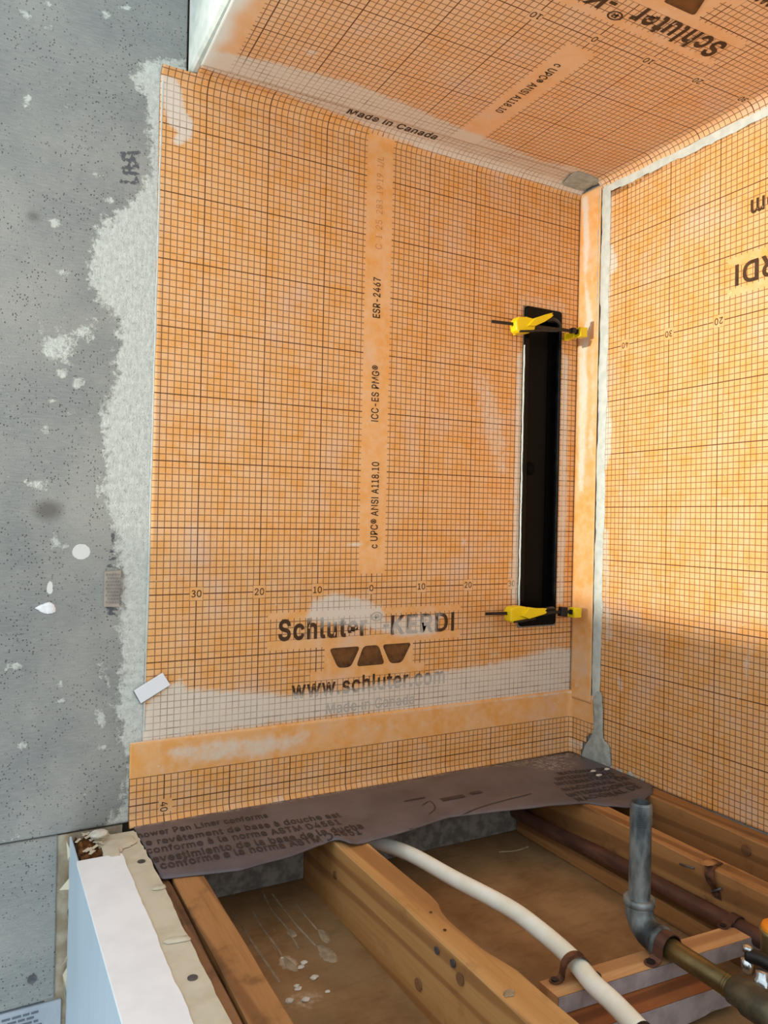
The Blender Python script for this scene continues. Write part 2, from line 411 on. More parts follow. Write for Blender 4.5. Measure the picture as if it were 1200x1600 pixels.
# ------------------------------------------------------------------ lettering
# glyph outlines: character|advance|contours, in thousandths of the letter size
GLYPHS = {}
for _l in """ |188|
-|453|337,244 337,188 114,188 114,244
.|188|95,-4 78,-1 63,9 53,24 50,41 53,59 63,73 78,83 95,87 113,83 128,73 138,59 141,41 138,24 128,9 113,-1
/|249|235,533 71,-76 14,-76 178,533
0|453|227,-7 174,1 130,24 95,62 69,113 60,144 53,178 49,214 48,254 49,294 53,330 60,364 69,395 95,447 130,484 174,508 227,516 279,508 323,484 358,447 384,395 393,364 400,330 404,294 405,254 404,214 400,178 393,144 384,113 359,62 323,24 279,1;227,50 261,56 290,74 313,103 330,144 340,194 344,254 340,314 330,365 313,405 290,435 261,453 227,460 192,453 163,435 140,405 123,365 113,314 109,254 113,194 123,144 140,103 163,74 192,56
1|384|61,53 174,53 174,432 83,432 83,471 143,487 190,509 238,509 238,53 341,53 341,0 61,0
2|453|64,0 64,47 234,229 261,257 282,282 299,305 311,327 318,348 320,371 317,397 308,419 293,436 273,449 250,457 224,460 196,457 172,447 153,433 139,413 130,390 127,362 66,362 71,405 86,442 111,473 143,496 182,511 225,516 268,511 306,497 337,474 361,445 376,411 381,372 378,345 371,318 357,290 336,259 306,223 267,180 153,60 153,57 389,57 389,0
3|384|83,12 20,61 53,101 105,61 178,44 254,69 281,139 248,212 123,240 123,289 234,317 263,386 242,444 178,465 121,452 73,416 40,458 103,501 180,517 287,483 329,390 303,313 238,269 238,265 315,222 347,137 299,30 182,-10
4|453|40,105 40,158 247,509 311,509 109,166 109,163 413,163 413,105;282,0 282,121 282,146 282,318 343,318 343,0
5|453|221,-7 178,-2 140,11 108,32 83,60 66,93 60,130 122,130 127,108 138,89 154,73 173,60 196,52 221,50 250,53 276,64 298,82 314,104 324,131 328,162 324,193 314,221 297,244 275,262 248,273 218,277 192,275 167,268 145,258 128,246 67,253 96,509 366,509 366,452 151,452 134,301 136,301 155,315 178,325 203,331 229,334 263,330 294,321 321,306 345,285 364,260 379,231 388,199 391,163 385,117 369,76 343,41 309,15 268,-1
6|453|226,-7 182,-1 142,15 109,40 84,74 69,115 64,162 68,199 80,239 102,285 137,340 252,509 322,509 151,261 145,261 154,275 165,288 179,299 196,307 214,312 235,314 278,309 316,295 346,271 370,240 384,201 389,157 384,112 368,73 343,39 310,14 271,-2;226,48 254,52 279,63 299,79 314,101 324,128 327,157 324,187 314,213 299,235 279,251 254,262 226,265 198,262 174,252 153,235 138,214 128,188 125,158 128,128 138,102 153,79 174,63 198,52
7|384|149,133 174,248 218,353 281,454 34,454 34,509 353,509 353,469 279,360 236,252 214,137 204,0 137,0
8|453|226,-7 178,-2 136,11 101,33 74,62 57,96 52,135 55,166 65,195 81,220 101,241 125,256 153,265 153,267 119,282 93,308 76,342 70,380 75,417 90,450 114,477 146,498 184,511 226,516 269,511 306,498 337,477 361,450 377,417 382,380 376,342 359,308 333,282 300,267 300,265 327,256 351,241 372,220 387,195 397,166 401,135 395,96 378,62 352,33 317,11 275,-2;226,49 258,52 285,60 307,74 323,91 333,113 337,139 333,165 322,189 305,208 283,223 256,232 226,235 196,232 169,223 147,208 130,189 119,165 115,139 119,113 129,91 145,74 167,60 195,52;226,290 252,292 274,300 293,313 307,330 316,351 319,376 316,399 308,420 294,437 275,449 252,457 226,460 200,457 177,449 159,437 145,420 136,399 133,376 136,351 145,330 159,313 178,300 201,292
9|453|226,516 271,510 310,494 343,468 368,434 384,393 389,347 385,309 373,270 350,224 315,168 200,0 130,0 301,248 307,248 299,234 287,221 273,210 257,202 238,196 218,195 175,199 137,214 106,237 83,269 68,307 64,352 69,397 85,436 110,469 143,494 182,510;226,460 199,457 174,446 154,429 138,407 129,381 125,352 129,322 138,295 154,274 174,257 199,247 226,243 254,247 279,257 299,273 314,295 324,321 327,350 324,381 314,407 299,429 279,446 254,457
:|188|95,-4 78,-1 63,9 53,24 50,41 53,59 63,73 78,83 95,87 113,83 128,73 138,59 141,41 138,24 128,9 113,-1;95,271 78,274 63,284 53,299 50,316 53,334 63,349 78,359 95,362 113,359 128,349 138,334 141,316 138,299 128,284 113,274
A|480|16,0 201,509 276,509 463,0 395,0 287,302 276,334 264,372 250,420 232,478 245,478 228,419 213,371 201,333 191,302 85,0;110,142 110,199 370,199 370,142
C|510|267,-7 235,-5 205,1 177,11 150,25 126,42 104,63 86,88 70,115 57,146 48,179 42,215 40,254 42,293 48,329 57,362 70,393 86,421 104,445 126,466 150,484 177,498 205,508 235,514 267,516 305,513 340,504 373,490 402,471 427,447 448,418 463,385 473,348 408,348 401,373 389,395 375,413 357,428 337,440 315,449 292,454 267,456 223,450 184,432 150,403 125,364 109,314 103,254 109,194 125,145 151,105 184,76 223,59 267,53 292,55 315,60 337,69 357,81 375,96 389,114 401,136 408,160 473,160 463,124 448,91 428,62 402,38 373,19 341,5 305,-4
D|502|219,0 96,0 96,57 215,57 272,63 318,81 354,110 379,149 394,198 399,255 394,312 379,361 354,399 320,428 275,446 221,452 93,452 93,509 225,509 261,507 294,501 325,492 353,478 399,441 433,391 446,361 455,329 460,293 462,255 460,217 455,181 446,149 433,119 417,92 398,68 376,48 351,31 322,17 291,8 256,2;125,509 125,0 60,0 60,509
E|419|60,0 60,509 372,509 372,452 125,452 125,286 355,286 355,229 125,229 125,57 375,57 375,0
G|520|269,-7 236,-5 205,1 176,11 149,25 125,43 104,64 85,88 69,116 57,146 47,179 42,215 40,254 42,293 47,329 57,362 69,393 85,421 103,445 125,466 149,484 175,498 203,508 233,514 265,516 304,513 340,504 374,489 403,469 429,445 449,416 465,384 474,349 408,349 399,372 387,393 373,411 356,427 337,439 315,448 291,454 265,456 222,450 183,432 150,404 125,364 109,314 103,254 109,194 125,145 151,105 184,76 224,59 269,53 309,57 345,71 374,93 396,123 410,160 415,202 434,199 283,199 283,256 478,256 478,200 471,141 451,91 419,50 377,19 326,0
I|204|69,509 135,509 135,0 69,0
K|467|104,145 104,216 122,239 139,261 157,282 174,303 193,324 212,344 364,509 448,509 231,276 228,276;60,0 60,509 125,509 125,334 124,225 125,193 125,0;372,0 188,259 228,309 449,0
L|393|60,0 60,509 125,509 125,57 361,57 361,0
M|628|60,0 60,509 152,509 277,187 282,174 287,159 299,123 305,103 311,84 322,49 307,49 318,83 330,121 336,140 342,158 348,174 352,187 476,509 568,509 568,0 504,0 504,291 504,327 505,347 505,369 506,413 507,457 513,457 505,433 498,409 482,363 474,341 467,322 456,291 342,0 286,0 170,291 165,304 159,321 145,361 137,384 129,408 121,432 112,457 119,457 120,416 121,372 122,328 122,291 122,0
N|523|60,0 60,509 136,509 343,183 352,169 363,151 375,130 388,107 401,82 414,55 405,54 402,81 401,108 400,134 399,157 399,195 399,509 463,509 463,0 387,0 202,290 190,310 177,331 164,354 148,381 108,452 119,454 122,384 123,354 124,328 125,307 125,291 125,0
O|533|267,-7 235,-5 205,1 177,11 150,25 126,42 105,63 86,88 70,115 57,146 48,179 42,215 40,254 42,293 48,329 57,362 70,393 86,421 105,445 126,466 150,484 177,498 205,508 235,514 267,516 299,514 329,508 357,498 384,484 408,466 429,445 448,421 464,393 477,362 486,329 491,293 493,254 491,215 486,179 477,146 464,115 448,88 429,63 408,42 384,25 357,11 329,1 299,-5;267,53 310,59 349,76 383,105 408,144 425,194 430,254 425,314 408,365 383,404 349,433 310,450 267,456 223,450 184,433 151,404 125,364 109,314 103,254 109,194 125,144 151,105 184,76 223,59
P|445|60,0 60,509 235,509 289,503 332,487 366,462 390,430 404,391 409,348 404,304 390,265 366,233 332,207 289,191 235,186 109,186 109,242 233,242 269,246 297,256 318,272 333,294 342,319 344,348 342,376 333,402 318,423 297,439 268,449 232,452 125,452 125,0
R|449|60,0 60,509 236,509 290,504 333,489 367,465 390,433 405,395 409,352 405,309 390,271 367,240 333,217 289,203 236,198 96,198 96,255 234,255 269,258 298,267 319,281 334,300 342,324 345,352 342,380 334,405 319,425 298,440 269,449 233,452 125,452 125,0;353,0 230,229 303,229 428,0
S|447|224,-9 172,-4 128,9 91,31 64,60 46,96 38,137 104,137 110,110 123,88 142,71 166,59 194,52 224,49 257,52 286,60 311,74 329,92 341,114 346,139 342,161 332,179 316,193 296,205 272,214 245,222 184,239 128,260 86,289 60,326 52,372 58,413 75,448 102,476 138,498 180,511 227,516 275,511 316,498 351,476 377,449 394,415 401,378 337,378 326,412 302,437 267,453 225,459 194,456 167,448 145,435 129,418 118,398 115,376 119,352 131,334 148,319 169,308 191,300 212,293 264,279 287,272 312,264 336,252 359,238 379,220 395,198 405,171 408,139 403,99 386,64 360,34 323,11 278,-4
T|449|32,452 32,509 417,509 417,452 257,452 257,0 193,0 193,452
U|517|259,-8 203,-2 154,15 114,43 85,80 66,124 60,173 60,509 124,509 124,178 128,144 141,113 160,87 187,68 220,56 259,52 298,56 331,68 357,87 377,113 389,144 393,178 393,509 457,509 457,173 451,124 433,80 403,43 363,15 315,-2
a|389|160,-9 126,-5 94,5 68,22 48,45 35,73 30,108 34,138 43,161 58,179 78,193 100,203 125,211 152,216 178,220 209,224 234,227 252,230 265,235 273,243 276,255 276,257 273,279 267,297 256,311 240,322 220,329 196,331 171,329 149,322 132,313 118,301 107,288 100,274 41,291 57,322 79,346 104,364 133,375 163,382 194,384 215,383 239,379 263,372 286,360 306,343 322,320 333,290 337,251 337,0 277,0 277,52 272,52 264,38 252,25 236,12 215,1 190,-6;170,45 202,49 228,59 248,74 263,93 272,115 276,138 276,190 270,186 259,182 246,179 231,176 216,173 200,171 175,168 154,164 134,159 117,150 103,139 95,124 92,105 94,87 102,72 114,61 130,52 149,47
b|424|229,-8 198,-5 172,4 153,17 138,31 127,46 118,59 112,59 112,0 53,0 53,509 114,509 114,319 118,319 127,331 137,346 152,360 171,373 197,381 229,384 274,378 313,361 345,332 370,293 385,245 390,189 385,133 370,84 346,45 313,16 274,-2;220,47 253,51 279,66 301,88 316,117 325,151 328,189 325,227 316,261 301,290 280,311 253,325 220,330 188,325 161,312 140,291 125,263 116,229 113,189 116,150 125,115 140,86 162,65 188,51
c|396|207,-8 159,-2 117,16 82,46 56,85 40,133 34,187 40,243 56,291 82,330 117,360 159,378 207,384 234,383 260,377 284,368 305,356 324,341 340,322 353,301 362,277 303,262 298,276 290,289 281,301 270,311 257,319 242,325 226,329 207,330 173,325 145,310 124,287 108,258 99,224 96,187 99,151 108,117 124,89 145,66 173,51 207,46 226,48 243,52 258,58 271,66 282,76 292,89 299,102 304,117 363,102 354,78 341,56 325,37 306,21 285,9 261,-1 235,-6
d|424|195,-8 151,-2 111,16 79,45 55,84 39,133 34,189 39,245 55,293 79,332 112,361 151,378 196,384 228,381 253,373 272,360 287,346 298,331 306,319 311,319 311,509 372,509 372,0 313,0 313,59 307,59 298,46 287,31 272,17 252,4 227,-5;205,47 236,51 263,65 284,86 299,115 309,150 312,189 309,229 300,263 284,291 263,312 237,325 205,330 172,325 145,311 124,290 108,261 99,227 96,189 99,151 109,117 124,88 145,66 172,51
e|404|212,-8 161,-2 117,16 82,46 56,85 40,132 34,187 39,242 55,290 81,329 115,359 157,378 205,384 236,382 266,374 294,361 319,341 341,315 357,282 368,242 371,194 371,169 75,169 75,221 338,221 310,202 307,237 298,269 283,294 263,314 237,326 205,330 173,326 146,313 125,294 109,270 99,241 96,211 96,178 100,139 110,106 128,80 151,61 179,50 212,46 234,48 254,53 271,61 285,73 297,88 306,105 365,91 353,63 335,39 311,19 283,4 249,-5
f|254|228,379 228,327 6,327 6,379;81,0 81,432 84,461 96,486 113,505 135,519 161,527 187,530 207,529 222,527 234,524 243,521 227,468 222,470 215,472 206,473 195,474 171,470 154,460 145,443 142,419 142,0
h|410|114,227 114,0 53,0 53,509 114,509 114,287 102,287 124,332 152,362 187,379 227,384 264,380 295,369 321,349 341,321 353,285 357,240 357,0 296,0 296,235 290,275 273,304 246,323 210,329 184,326 161,317 141,303 126,283 117,257
i|167|53,0 53,379 114,379 114,0;84,443 67,446 54,455 44,468 41,483 44,499 54,512 67,521 84,524 100,521 114,512 123,499 126,483 123,468 114,455 100,446
l|189|139,-2 101,3 74,20 58,47 53,84 53,509 114,509 114,99 115,77 120,62 130,54 146,52 154,52 160,53 165,53 170,54 181,3 172,1 162,-1 151,-2
m|610|53,0 53,379 112,379 112,295 108,295 118,323 132,346 151,363 172,376 195,384 219,386 257,380 287,361 309,331 321,295 312,295 322,321 337,343 357,361 381,375 407,383 437,386 468,383 497,372 522,354 541,328 553,296 557,255 557,0 496,0 496,254 490,289 473,313 447,326 419,330 395,328 374,320 358,307 345,290 338,270 335,247 335,0 274,0 274,260 269,288 253,311 229,326 199,330 178,328 158,320 140,307 126,289 117,266 114,238 114,0
n|410|114,227 114,0 53,0 53,379 112,379 112,287 102,287 124,332 152,362 187,379 227,384 264,380 295,369 321,349 341,321 353,285 357,240 357,0 296,0 296,235 290,275 273,304 246,323 210,329 184,326 161,317 141,303 126,283 117,257
o|415|207,-8 159,-2 117,16 82,46 56,85 40,133 34,187 40,243 56,291 82,330 117,360 159,378 207,384 256,378 299,360 333,330 359,291 376,243 381,187 376,133 359,85 333,46 299,16 256,-2;207,46 242,51 270,66 292,89 307,117 316,151 319,187 316,224 307,258 292,287 270,310 242,325 207,330 173,325 145,310 124,287 108,258 99,224 96,187 99,151 108,117 124,89 145,66 173,51
r|259|53,0 53,379 112,379 112,321 115,321 130,347 152,367 181,380 213,385 229,384 243,384 243,322 239,323 230,324 219,325 207,326 182,323 159,315 140,301 126,284 117,262 114,237 114,0
s|365|182,-8 145,-5 112,3 84,18 62,38 45,63 36,94 94,107 105,79 124,60 150,49 181,45 217,50 244,62 262,81 268,103 265,121 254,136 237,147 212,155 149,170 104,186 72,208 53,237 47,274 51,305 65,332 87,354 115,370 149,381 187,384 223,381 254,372 279,358 299,339 314,316 324,290 268,277 258,298 243,316 219,328 187,333 156,329 131,317 114,299 109,277 112,258 124,243 144,232 172,223 229,209 275,194 306,171 325,142 331,107 326,75 312,47 290,24 260,6 223,-5
t|227|204,379 204,327 6,327 6,379;65,471 126,471 126,98 128,76 136,61 150,53 170,50 177,50 185,51 194,52 202,54 213,2 203,-1 192,-3 180,-4 168,-4 125,2 92,21 72,52 65,93
u|410|182,-5 146,-1 115,11 89,31 69,59 57,95 53,139 53,379 114,379 114,144 119,105 137,75 164,56 200,50 226,53 249,62 268,77 283,97 293,122 296,153 296,379 357,379 357,0 298,0 298,92 307,92 286,47 257,17 222,0
v|389|163,0 17,379 84,379 165,155 177,121 187,87 196,53 206,21 184,21 194,53 203,87 213,121 224,155 305,379 371,379 226,0
w|567|138,0 23,379 87,379 133,214 143,177 154,137 165,91 175,41 165,41 175,90 186,135 196,176 206,214 252,379 316,379 362,214 371,176 382,136 392,91 402,41 391,41 402,90 413,135 423,176 434,214 480,379 545,379 429,0 368,0 319,172 305,225 297,252 291,280 277,338 291,338 277,280 270,252 263,225 255,198 248,172 199,0
®|463|231,118 192,122 154,134 121,152 91,177 67,206 48,240 37,277 33,317 37,357 48,394 67,428 91,457 121,482 154,500 192,512 231,516 271,512 309,500 343,482 372,457 396,428 415,394 426,357 430,317 426,277 415,240 396,206 372,177 343,152 309,134 271,122;231,166 271,171 307,187 338,210 362,241 377,277 382,317 377,357 362,393 338,423 307,447 271,462 231,467 192,462 156,447 125,423 101,393 86,357 81,317 86,277 101,241 125,210 156,187 192,171;273,226 228,312 273,312 319,226;161,226 161,409 253,409 266,407 279,402 292,394 302,383 309,368 311,350 309,332 302,316 291,304 278,295 264,289 250,287 185,287 185,319 239,319 248,321 257,327 264,337 267,350 264,364 257,372 248,376 239,378 203,378 203,226
à|389|160,-9 126,-5 94,5 68,22 48,45 35,73 30,108 34,138 43,161 58,179 78,193 100,203 125,211 152,216 178,220 209,224 234,227 252,230 265,235 273,243 276,255 276,257 273,279 267,297 256,311 240,322 220,329 196,331 171,329 149,322 132,313 118,301 107,288 100,274 41,291 57,322 79,346 104,364 133,375 163,382 194,384 215,383 239,379 263,372 286,360 306,343 322,320 333,290 337,251 337,0 277,0 277,52 272,52 264,38 252,25 236,12 215,1 190,-6;170,45 202,49 228,59 248,74 263,93 272,115 276,138 276,190 270,186 259,182 246,179 231,176 216,173 200,171 175,168 154,164 134,159 117,150 103,139 95,124 92,105 94,87 102,72 114,61 130,52 149,47;165,429 99,529 168,529 215,429
ê|404|212,-8 161,-2 117,16 82,46 56,85 40,132 34,187 39,242 55,290 81,329 115,359 157,378 205,384 236,382 266,374 294,361 319,341 341,315 357,282 368,242 371,194 371,169 75,169 75,221 338,221 310,202 307,237 298,269 283,294 263,314 237,326 205,330 173,326 146,313 125,294 109,270 99,241 96,211 96,178 100,139 110,106 128,80 151,61 179,50 212,46 234,48 254,53 271,61 285,73 297,88 306,105 365,91 353,63 335,39 311,19 283,4 249,-5;155,435 95,435 95,438 175,529 233,529 313,438 313,435 252,435 204,495""".split('\n'):
    _c, _a, _p = _l[0], *_l[2:].split('|', 1)
    GLYPHS[_c] = (int(_a) / 1000, [[tuple(int(v) / 1000 for v in q.split(',')) for q in k.split(' ')] for k in _p.split(';') if k])
def fatten(q, b):
    """push a glyph contour outward by b (corners mitred)"""
    P = np.array(q); d = np.roll(P, -1, 0) - P; d /= np.linalg.norm(d, axis=1)[:, None]
    n = np.stack([-d[:, 1], d[:, 0]], 1); n0 = np.roll(n, 1, 0); mt = n + n0
    mt /= np.maximum(np.linalg.norm(mt, axis=1)[:, None], 1e-6); k = 1 / np.maximum((mt * n).sum(1), .6)
    return P + mt * (b * k)[:, None]
def area2(q):
    q = np.array(q); return float((q[:, 0] * np.roll(q[:, 1], -1) - np.roll(q[:, 0], -1) * q[:, 1]).sum())
def text2d(s, bold=.0, shear=0):
    """triangulated line of text; third value per vertex = layer, so that overlapping contours never share a plane"""
    layers = {}; x = 0
    for ch in s:
        adv, con = GLYPHS[ch]; sg = [area2(q) > 0 for q in con]
        # outer contours run clockwise; each goes to a layer of its own with the holes that lie in it
        outs = [k for k in range(len(con)) if not sg[k]] or list(range(len(con)))
        for k, q in enumerate(con):
            if k in outs: ly = outs.index(k)
            else:
                fit = [(abs(area2(con[o])), n_) for n_, o in enumerate(outs) if f_poly(np.array([q[0]], float), con[o], .001)[0] > .4]
                ly = min(fit)[1] if fit else 0
            layers.setdefault(ly, []).append([(a + x, b) for a, b in fatten(q, bold)])
        x += adv + max(bold, 0) * 2.2
    V, F, Z = [], [], []
    for k, con in layers.items():
        cu = bpy.data.curves.new('t', 'CURVE'); cu.dimensions = '2D'; cu.fill_mode = 'BOTH'
        for q in con:
            sp = cu.splines.new('POLY'); sp.points.add(len(q) - 1); sp.use_cyclic_u = True
            sp.points.foreach_set('co', [v for a, b in q for v in (a, b, 0, 1)])
        o = bpy.data.objects.new('t', cu); C.objects.link(o); bpy.context.view_layer.update()
        e = o.evaluated_get(bpy.context.evaluated_depsgraph_get()); me = e.to_mesh(); n0 = len(V)
        V += [tuple(v.co)[:2] for v in me.vertices]; F += [tuple(i + n0 for i in p.vertices) for p in me.polygons]; Z += [k] * len(me.vertices)
        e.to_mesh_clear(); bpy.data.objects.remove(o); bpy.data.curves.remove(cu)
    return np.array(V), F, np.array(Z)
CAPH = text2d('D')[0][:, 1].max()
def lettering(s, fmap, x0, x1, base, cap, mat, parent, rot=0, bold=.012, name='lettering', haze=None, keep=None, shear=0, lift=(0, -1, 0)):
    """text fitted between x0 and x1 with its baseline at base and capital height cap; rot 90 = reads upward"""
    v, f, lay = text2d(s, bold, shear); v = v.copy()
    v[:, 0] = (v[:, 0] - v[:, 0].min()) / (v[:, 0].max() - v[:, 0].min()) * (x1 - x0)
    v[:, 1] = v[:, 1] / CAPH * cap
    if rot == 90: q = np.stack([base - v[:, 1], x0 + v[:, 0]], 1)
    elif rot == -90: q = np.stack([base + v[:, 1], x1 - v[:, 0]], 1)
    else: q = np.stack([x0 + v[:, 0], base + v[:, 1]], 1)
    if keep: f = [k for k in f if all(keep(*q[i]) for i in k)]
    W = fmap(q) + lay[:, None] * .00007 * np.array(lift); o = mesh_obj(name, W, f, mat, parent)
    if haze is not None:
        at = o.data.attributes.new('haze', 'FLOAT', 'POINT'); at.data.foreach_set('value', np.asarray(haze(W), float))
    return o
def rounded(poly, r, n=5):
    out = []; P = [np.array(p, float) for p in poly]
    for i, p in enumerate(P):
        a, b = P[i - 1], P[(i + 1) % len(P)]
        da, db = (a - p) / np.linalg.norm(a - p), (b - p) / np.linalg.norm(b - p)
        s, e = p + da * r, p + db * r
        for t in np.linspace(0, 1, n): out.append((1 - t) ** 2 * s + 2 * t * (1 - t) * p + t * t * e)
    return out
def wedge(fmap, poly, parent):
    q = np.array(rounded(poly, .75)); c = q.mean(0)
    # rings so that the lighter heart of the wedge can be printed
    rings = [q, c + (q - c) * .6, c + (q - c) * .25]; n = len(q); V = np.vstack(rings); F = []
    for k in range(2):
        for i in range(n): F.append((k * n + i, k * n + (i + 1) % n, (k + 1) * n + (i + 1) % n, (k + 1) * n + i))
    F.append(tuple(2 * n + i for i in range(n)))
    o = mesh_obj('logo_wedge', fmap(V), F, LOGO, parent)
    sh = np.r_[np.zeros(n), np.full(n, .5), np.full(n, .7)] * np.clip((V[:, 1] - V[:, 1].min()) / 3.4, 0, 1) 
    at = o.data.attributes.new('shade', 'FLOAT', 'POINT'); at.data.foreach_set('value', sh)
    return o
def print_sheet(fmap, parent, haze, parts, lift=(0, -1, 0), dx=0):
    kw = dict(mat=INK, parent=parent, haze=haze, lift=lift)
    if 'brand' in parts:
        lettering('Schluter', fmap, -16.7, -.7, -7.9, 3.15, bold=.026, **kw)
        lettering('®', fmap, 0, 2.3, -5.9 - .3, 2.1, bold=.0, **kw)
        lettering('-', fmap, 2.5, 3.6, -7.9, 3.15, bold=.015, **kw)
        lettering('KERDI', fmap, 4.0, 17.1, -8.1, 3.15, bold=.020, **kw)
        for p in ([(-7.7, -9.8), (-1.9, -9.8), (-3.6, -13.2), (-6.0, -13.2)], [(-1.3, -9.8), (1.6, -9.8), (2.9, -13.2), (-2.6, -13.2)], [(2.3, -9.8), (8.2, -9.8), (6.3, -13.2), (4.0, -13.2)]):
            wedge(fmap, p, parent)
    if 'web' in parts:
        lettering('www.schluter.com', fmap, -14.2 + dx, 15.3 + dx, -17.5, 2.7, bold=.017, **kw)
    if 'made' in parts:
        lettering('Made in Canada', fmap, -8.0, 9.0, -20.65, 1.75, bold=.014, **kw)
    if 'made_top' in parts:
        lettering('Made in Canada', fmap, -8.0, 9.0, 79.75, 1.7, bold=.020, **dict(kw, haze=None, lift=(0, 0, -1)))
    if 'upc' in parts:
        lettering('c UPC® ANSI A118.10', fmap, 6.8, 21.6, .95, 1.35, rot=90, bold=.012, **kw)
    if 'icc' in parts:
        lettering('ICC-ES PMG®', fmap, 28.5, 38.1, .6, 1.35, rot=90, bold=.012, **kw)
        lettering('ESR-2467', fmap, 46.2, 53.1, .5, 1.35, rot=90, bold=.014, **kw)
        kw2 = dict(kw, mat=INKL); lettering('C  1  25  283  19:19  1/L', fmap, 58, 73.8, .6, 1.25, rot=90, bold=-.012, **kw2)
    for n in parts['numbers']:
        wd = .75 if n == 0 else 1.55
        lettering(str(abs(n)), fmap, n - wd / 2, n + wd / 2, -.5, 1.05, bold=.008, name='number', **kw)

def floor_haze(W):
    p = W[:, :2]; h = 0 * p[:, 0]
    g = lambda pts: px2(pts, 2, ZF, (0, 1))
    for pts in ([(395, 1422), (420, 1470), (445, 1500), (455, 1540)], [(408, 1390), (425, 1440), (440, 1485)], [(425, 1400), (447, 1440), (466, 1482)],
                [(432, 1395), (462, 1435), (492, 1475)], [(462, 1412), (485, 1440), (505, 1462)], [(363, 1424), (400, 1480), (438, 1535)]):
        h = np.maximum(h, .62 * f_line(p, g(pts), .0025, .0025))
    for u, v, a, b in [(508, 1465, .006, .014), (512, 1492, .011, .018), (455, 1458, .006, .012), (450, 1505, .012, .018)]:
        h = np.maximum(h, .75 * f_ell(p, un(u, v, 2, ZF)[:2], a, b, .004))
    for u, v, a, b in [(475, 1560, .03, .02), (480, 1572, .02, .012), (455, 1565, .012, .01)]:
        h = np.maximum(h, .5 * f_ell(p, un(u, v, 2, ZF)[:2], a, b, .01))
    h = np.maximum(h, .7 * f_line(p, g([(780, 1331), (805, 1329), (825, 1323)]), .006, .004))
    h = np.maximum(h, .5 * f_line(p, g([(930, 1418), (940, 1425), (935, 1440), (925, 1450)]), .003, .004))
    for k in range(26):
        u, v = 720 + 220 * rng.random(), 1350 + 120 * rng.random()
        h = np.maximum(h, .38 * f_line(p, g([(u, v), (u + 30 * rng.random() - 10, v + 18 * rng.random())]), .004, .006))
    return h

# ================================================================== SETTING
# back wall: studs behind, cement boards as its panels
wall_back = box('wall_back', (-1.3, .030, -.95), (.62, .12, 1.25), BEIGE)
tag(wall_back, kind='structure', label='back wall of grey cement board behind the orange membrane')
box('stud_edge', (-.50, .004, -.95), (-.40, .03, -.335), BEIGE, wall_back)
keepW = (0, 2)
skim = [(250, 94), (236, 92), (222, 100), (206, 118), (216, 140), (226, 152), (231, 182), (228, 215), (238, 232), (236, 262), (215, 300), (195, 320), (160, 345), (146, 370), (143, 400),
        (141, 430), (150, 462), (168, 480), (186, 500), (183, 540), (181, 580), (178, 605), (160, 636), (156, 660), (163, 690), (167, 728), (156, 762), (168, 800), (182, 832),
        (181, 862), (190, 900), (189, 960), (186, 992), (191, 1030), (186, 1088), (178, 1106), (192, 1130), (186, 1160), (202, 1190), (196, 1225), (190, 1262), (165, 1290), (212, 1300), (262, 1300), (300, 500), (290, 94)]
blobs = [([(58, 518), (65, 505), (80, 516), (108, 512), (126, 505), (150, 490), (160, 498), (150, 515), (158, 532), (150, 536), (126, 534), (122, 556), (100, 576), (80, 570), (60, 550)], .006),
         ([(148, 1035), (160, 1028), (172, 1045), (180, 1070), (172, 1078), (158, 1062)], .005),
         ([(143, 1105), (152, 1098), (170, 1110), (172, 1130), (160, 1143), (146, 1135)], .005),
         ([(30, 748), (60, 746), (78, 752), (76, 766), (56, 770), (34, 760)], .004)]
dots = [(123, 597, 8, 8), (98, 583, 6, 8), (80, 627, 5, 3), (113, 645, 6, 3), (68, 671, 9, 5), (100, 425, 7, 5), (160, 1168, 9, 4), (85, 846, 7, 10), (104, 853, 5, 3), (92, 1070, 5, 4), (38, 1165, 7, 6), (95, 1096, 7, 4),
        (40, 22, 8, 6), (75, 8, 8, 5), (198, 12, 7, 5), (168, 22, 7, 6), (75, 40, 7, 6), (86, 350, 8, 7), (42, 155, 6, 9), (155, 272, 7, 5), (172, 314, 9, 5), (104, 165, 4, 3), (18, 1042, 10, 7), (15, 1312, 10, 5), (130, 1240, 6, 3)]
inks = [[(192, 240), (216, 238)], [(192, 240), (194, 250), (210, 252)], [(205, 240), (216, 262)], [(192, 262), (216, 262)], [(194, 270), (218, 272)], [(202, 256), (202, 272)], [(190, 284), (216, 286)], [(214, 280), (217, 288)],
        [(186, 446), (200, 440), (216, 420)], [(190, 432), (196, 448)], [(190, 470), (191, 490), (186, 505)], [(186, 545), (182, 560)], [(176, 835), (178, 850)], [(172, 862), (180, 862)], [(170, 884), (182, 886)], [(172, 874), (180, 872)], [(168, 950), (182, 952)], [(170, 958), (182, 960)]]
SK = px2(skim, 1, 0, keepW); BL = [(px2(p, 1, 0, keepW), s) for p, s in blobs]
def board_haze(W, uv):
    p = W[:, keepW]; h = f_poly(p, SK, .020)
    for q, s in BL: h = np.maximum(h, .64 * f_poly(p, q, s * 2.2))
    for u, v, a, b in dots:
        c = un(u, v, 1, 0); h = np.maximum(h, .72 * f_ell(p, c[[0, 2]], a * .0012, b * .0012, .007))
    h = np.maximum(h, .40 * f_line(p, px2([(6, 440), (12, 560), (16, 700), (8, 790)], 1, 0, keepW), .004, .003))
    return h
def board_white(W, uv):
    p = W[:, keepW]; h = 0 * p[:, 0]
    for u, v, a, b in [(127, 862, 12, 11), (78, 918, 4, 9)]:
        h = np.maximum(h, f_ell(p, un(u, v, 1, 0)[[0, 2]], a * .001, b * .001, .0015))
    return h
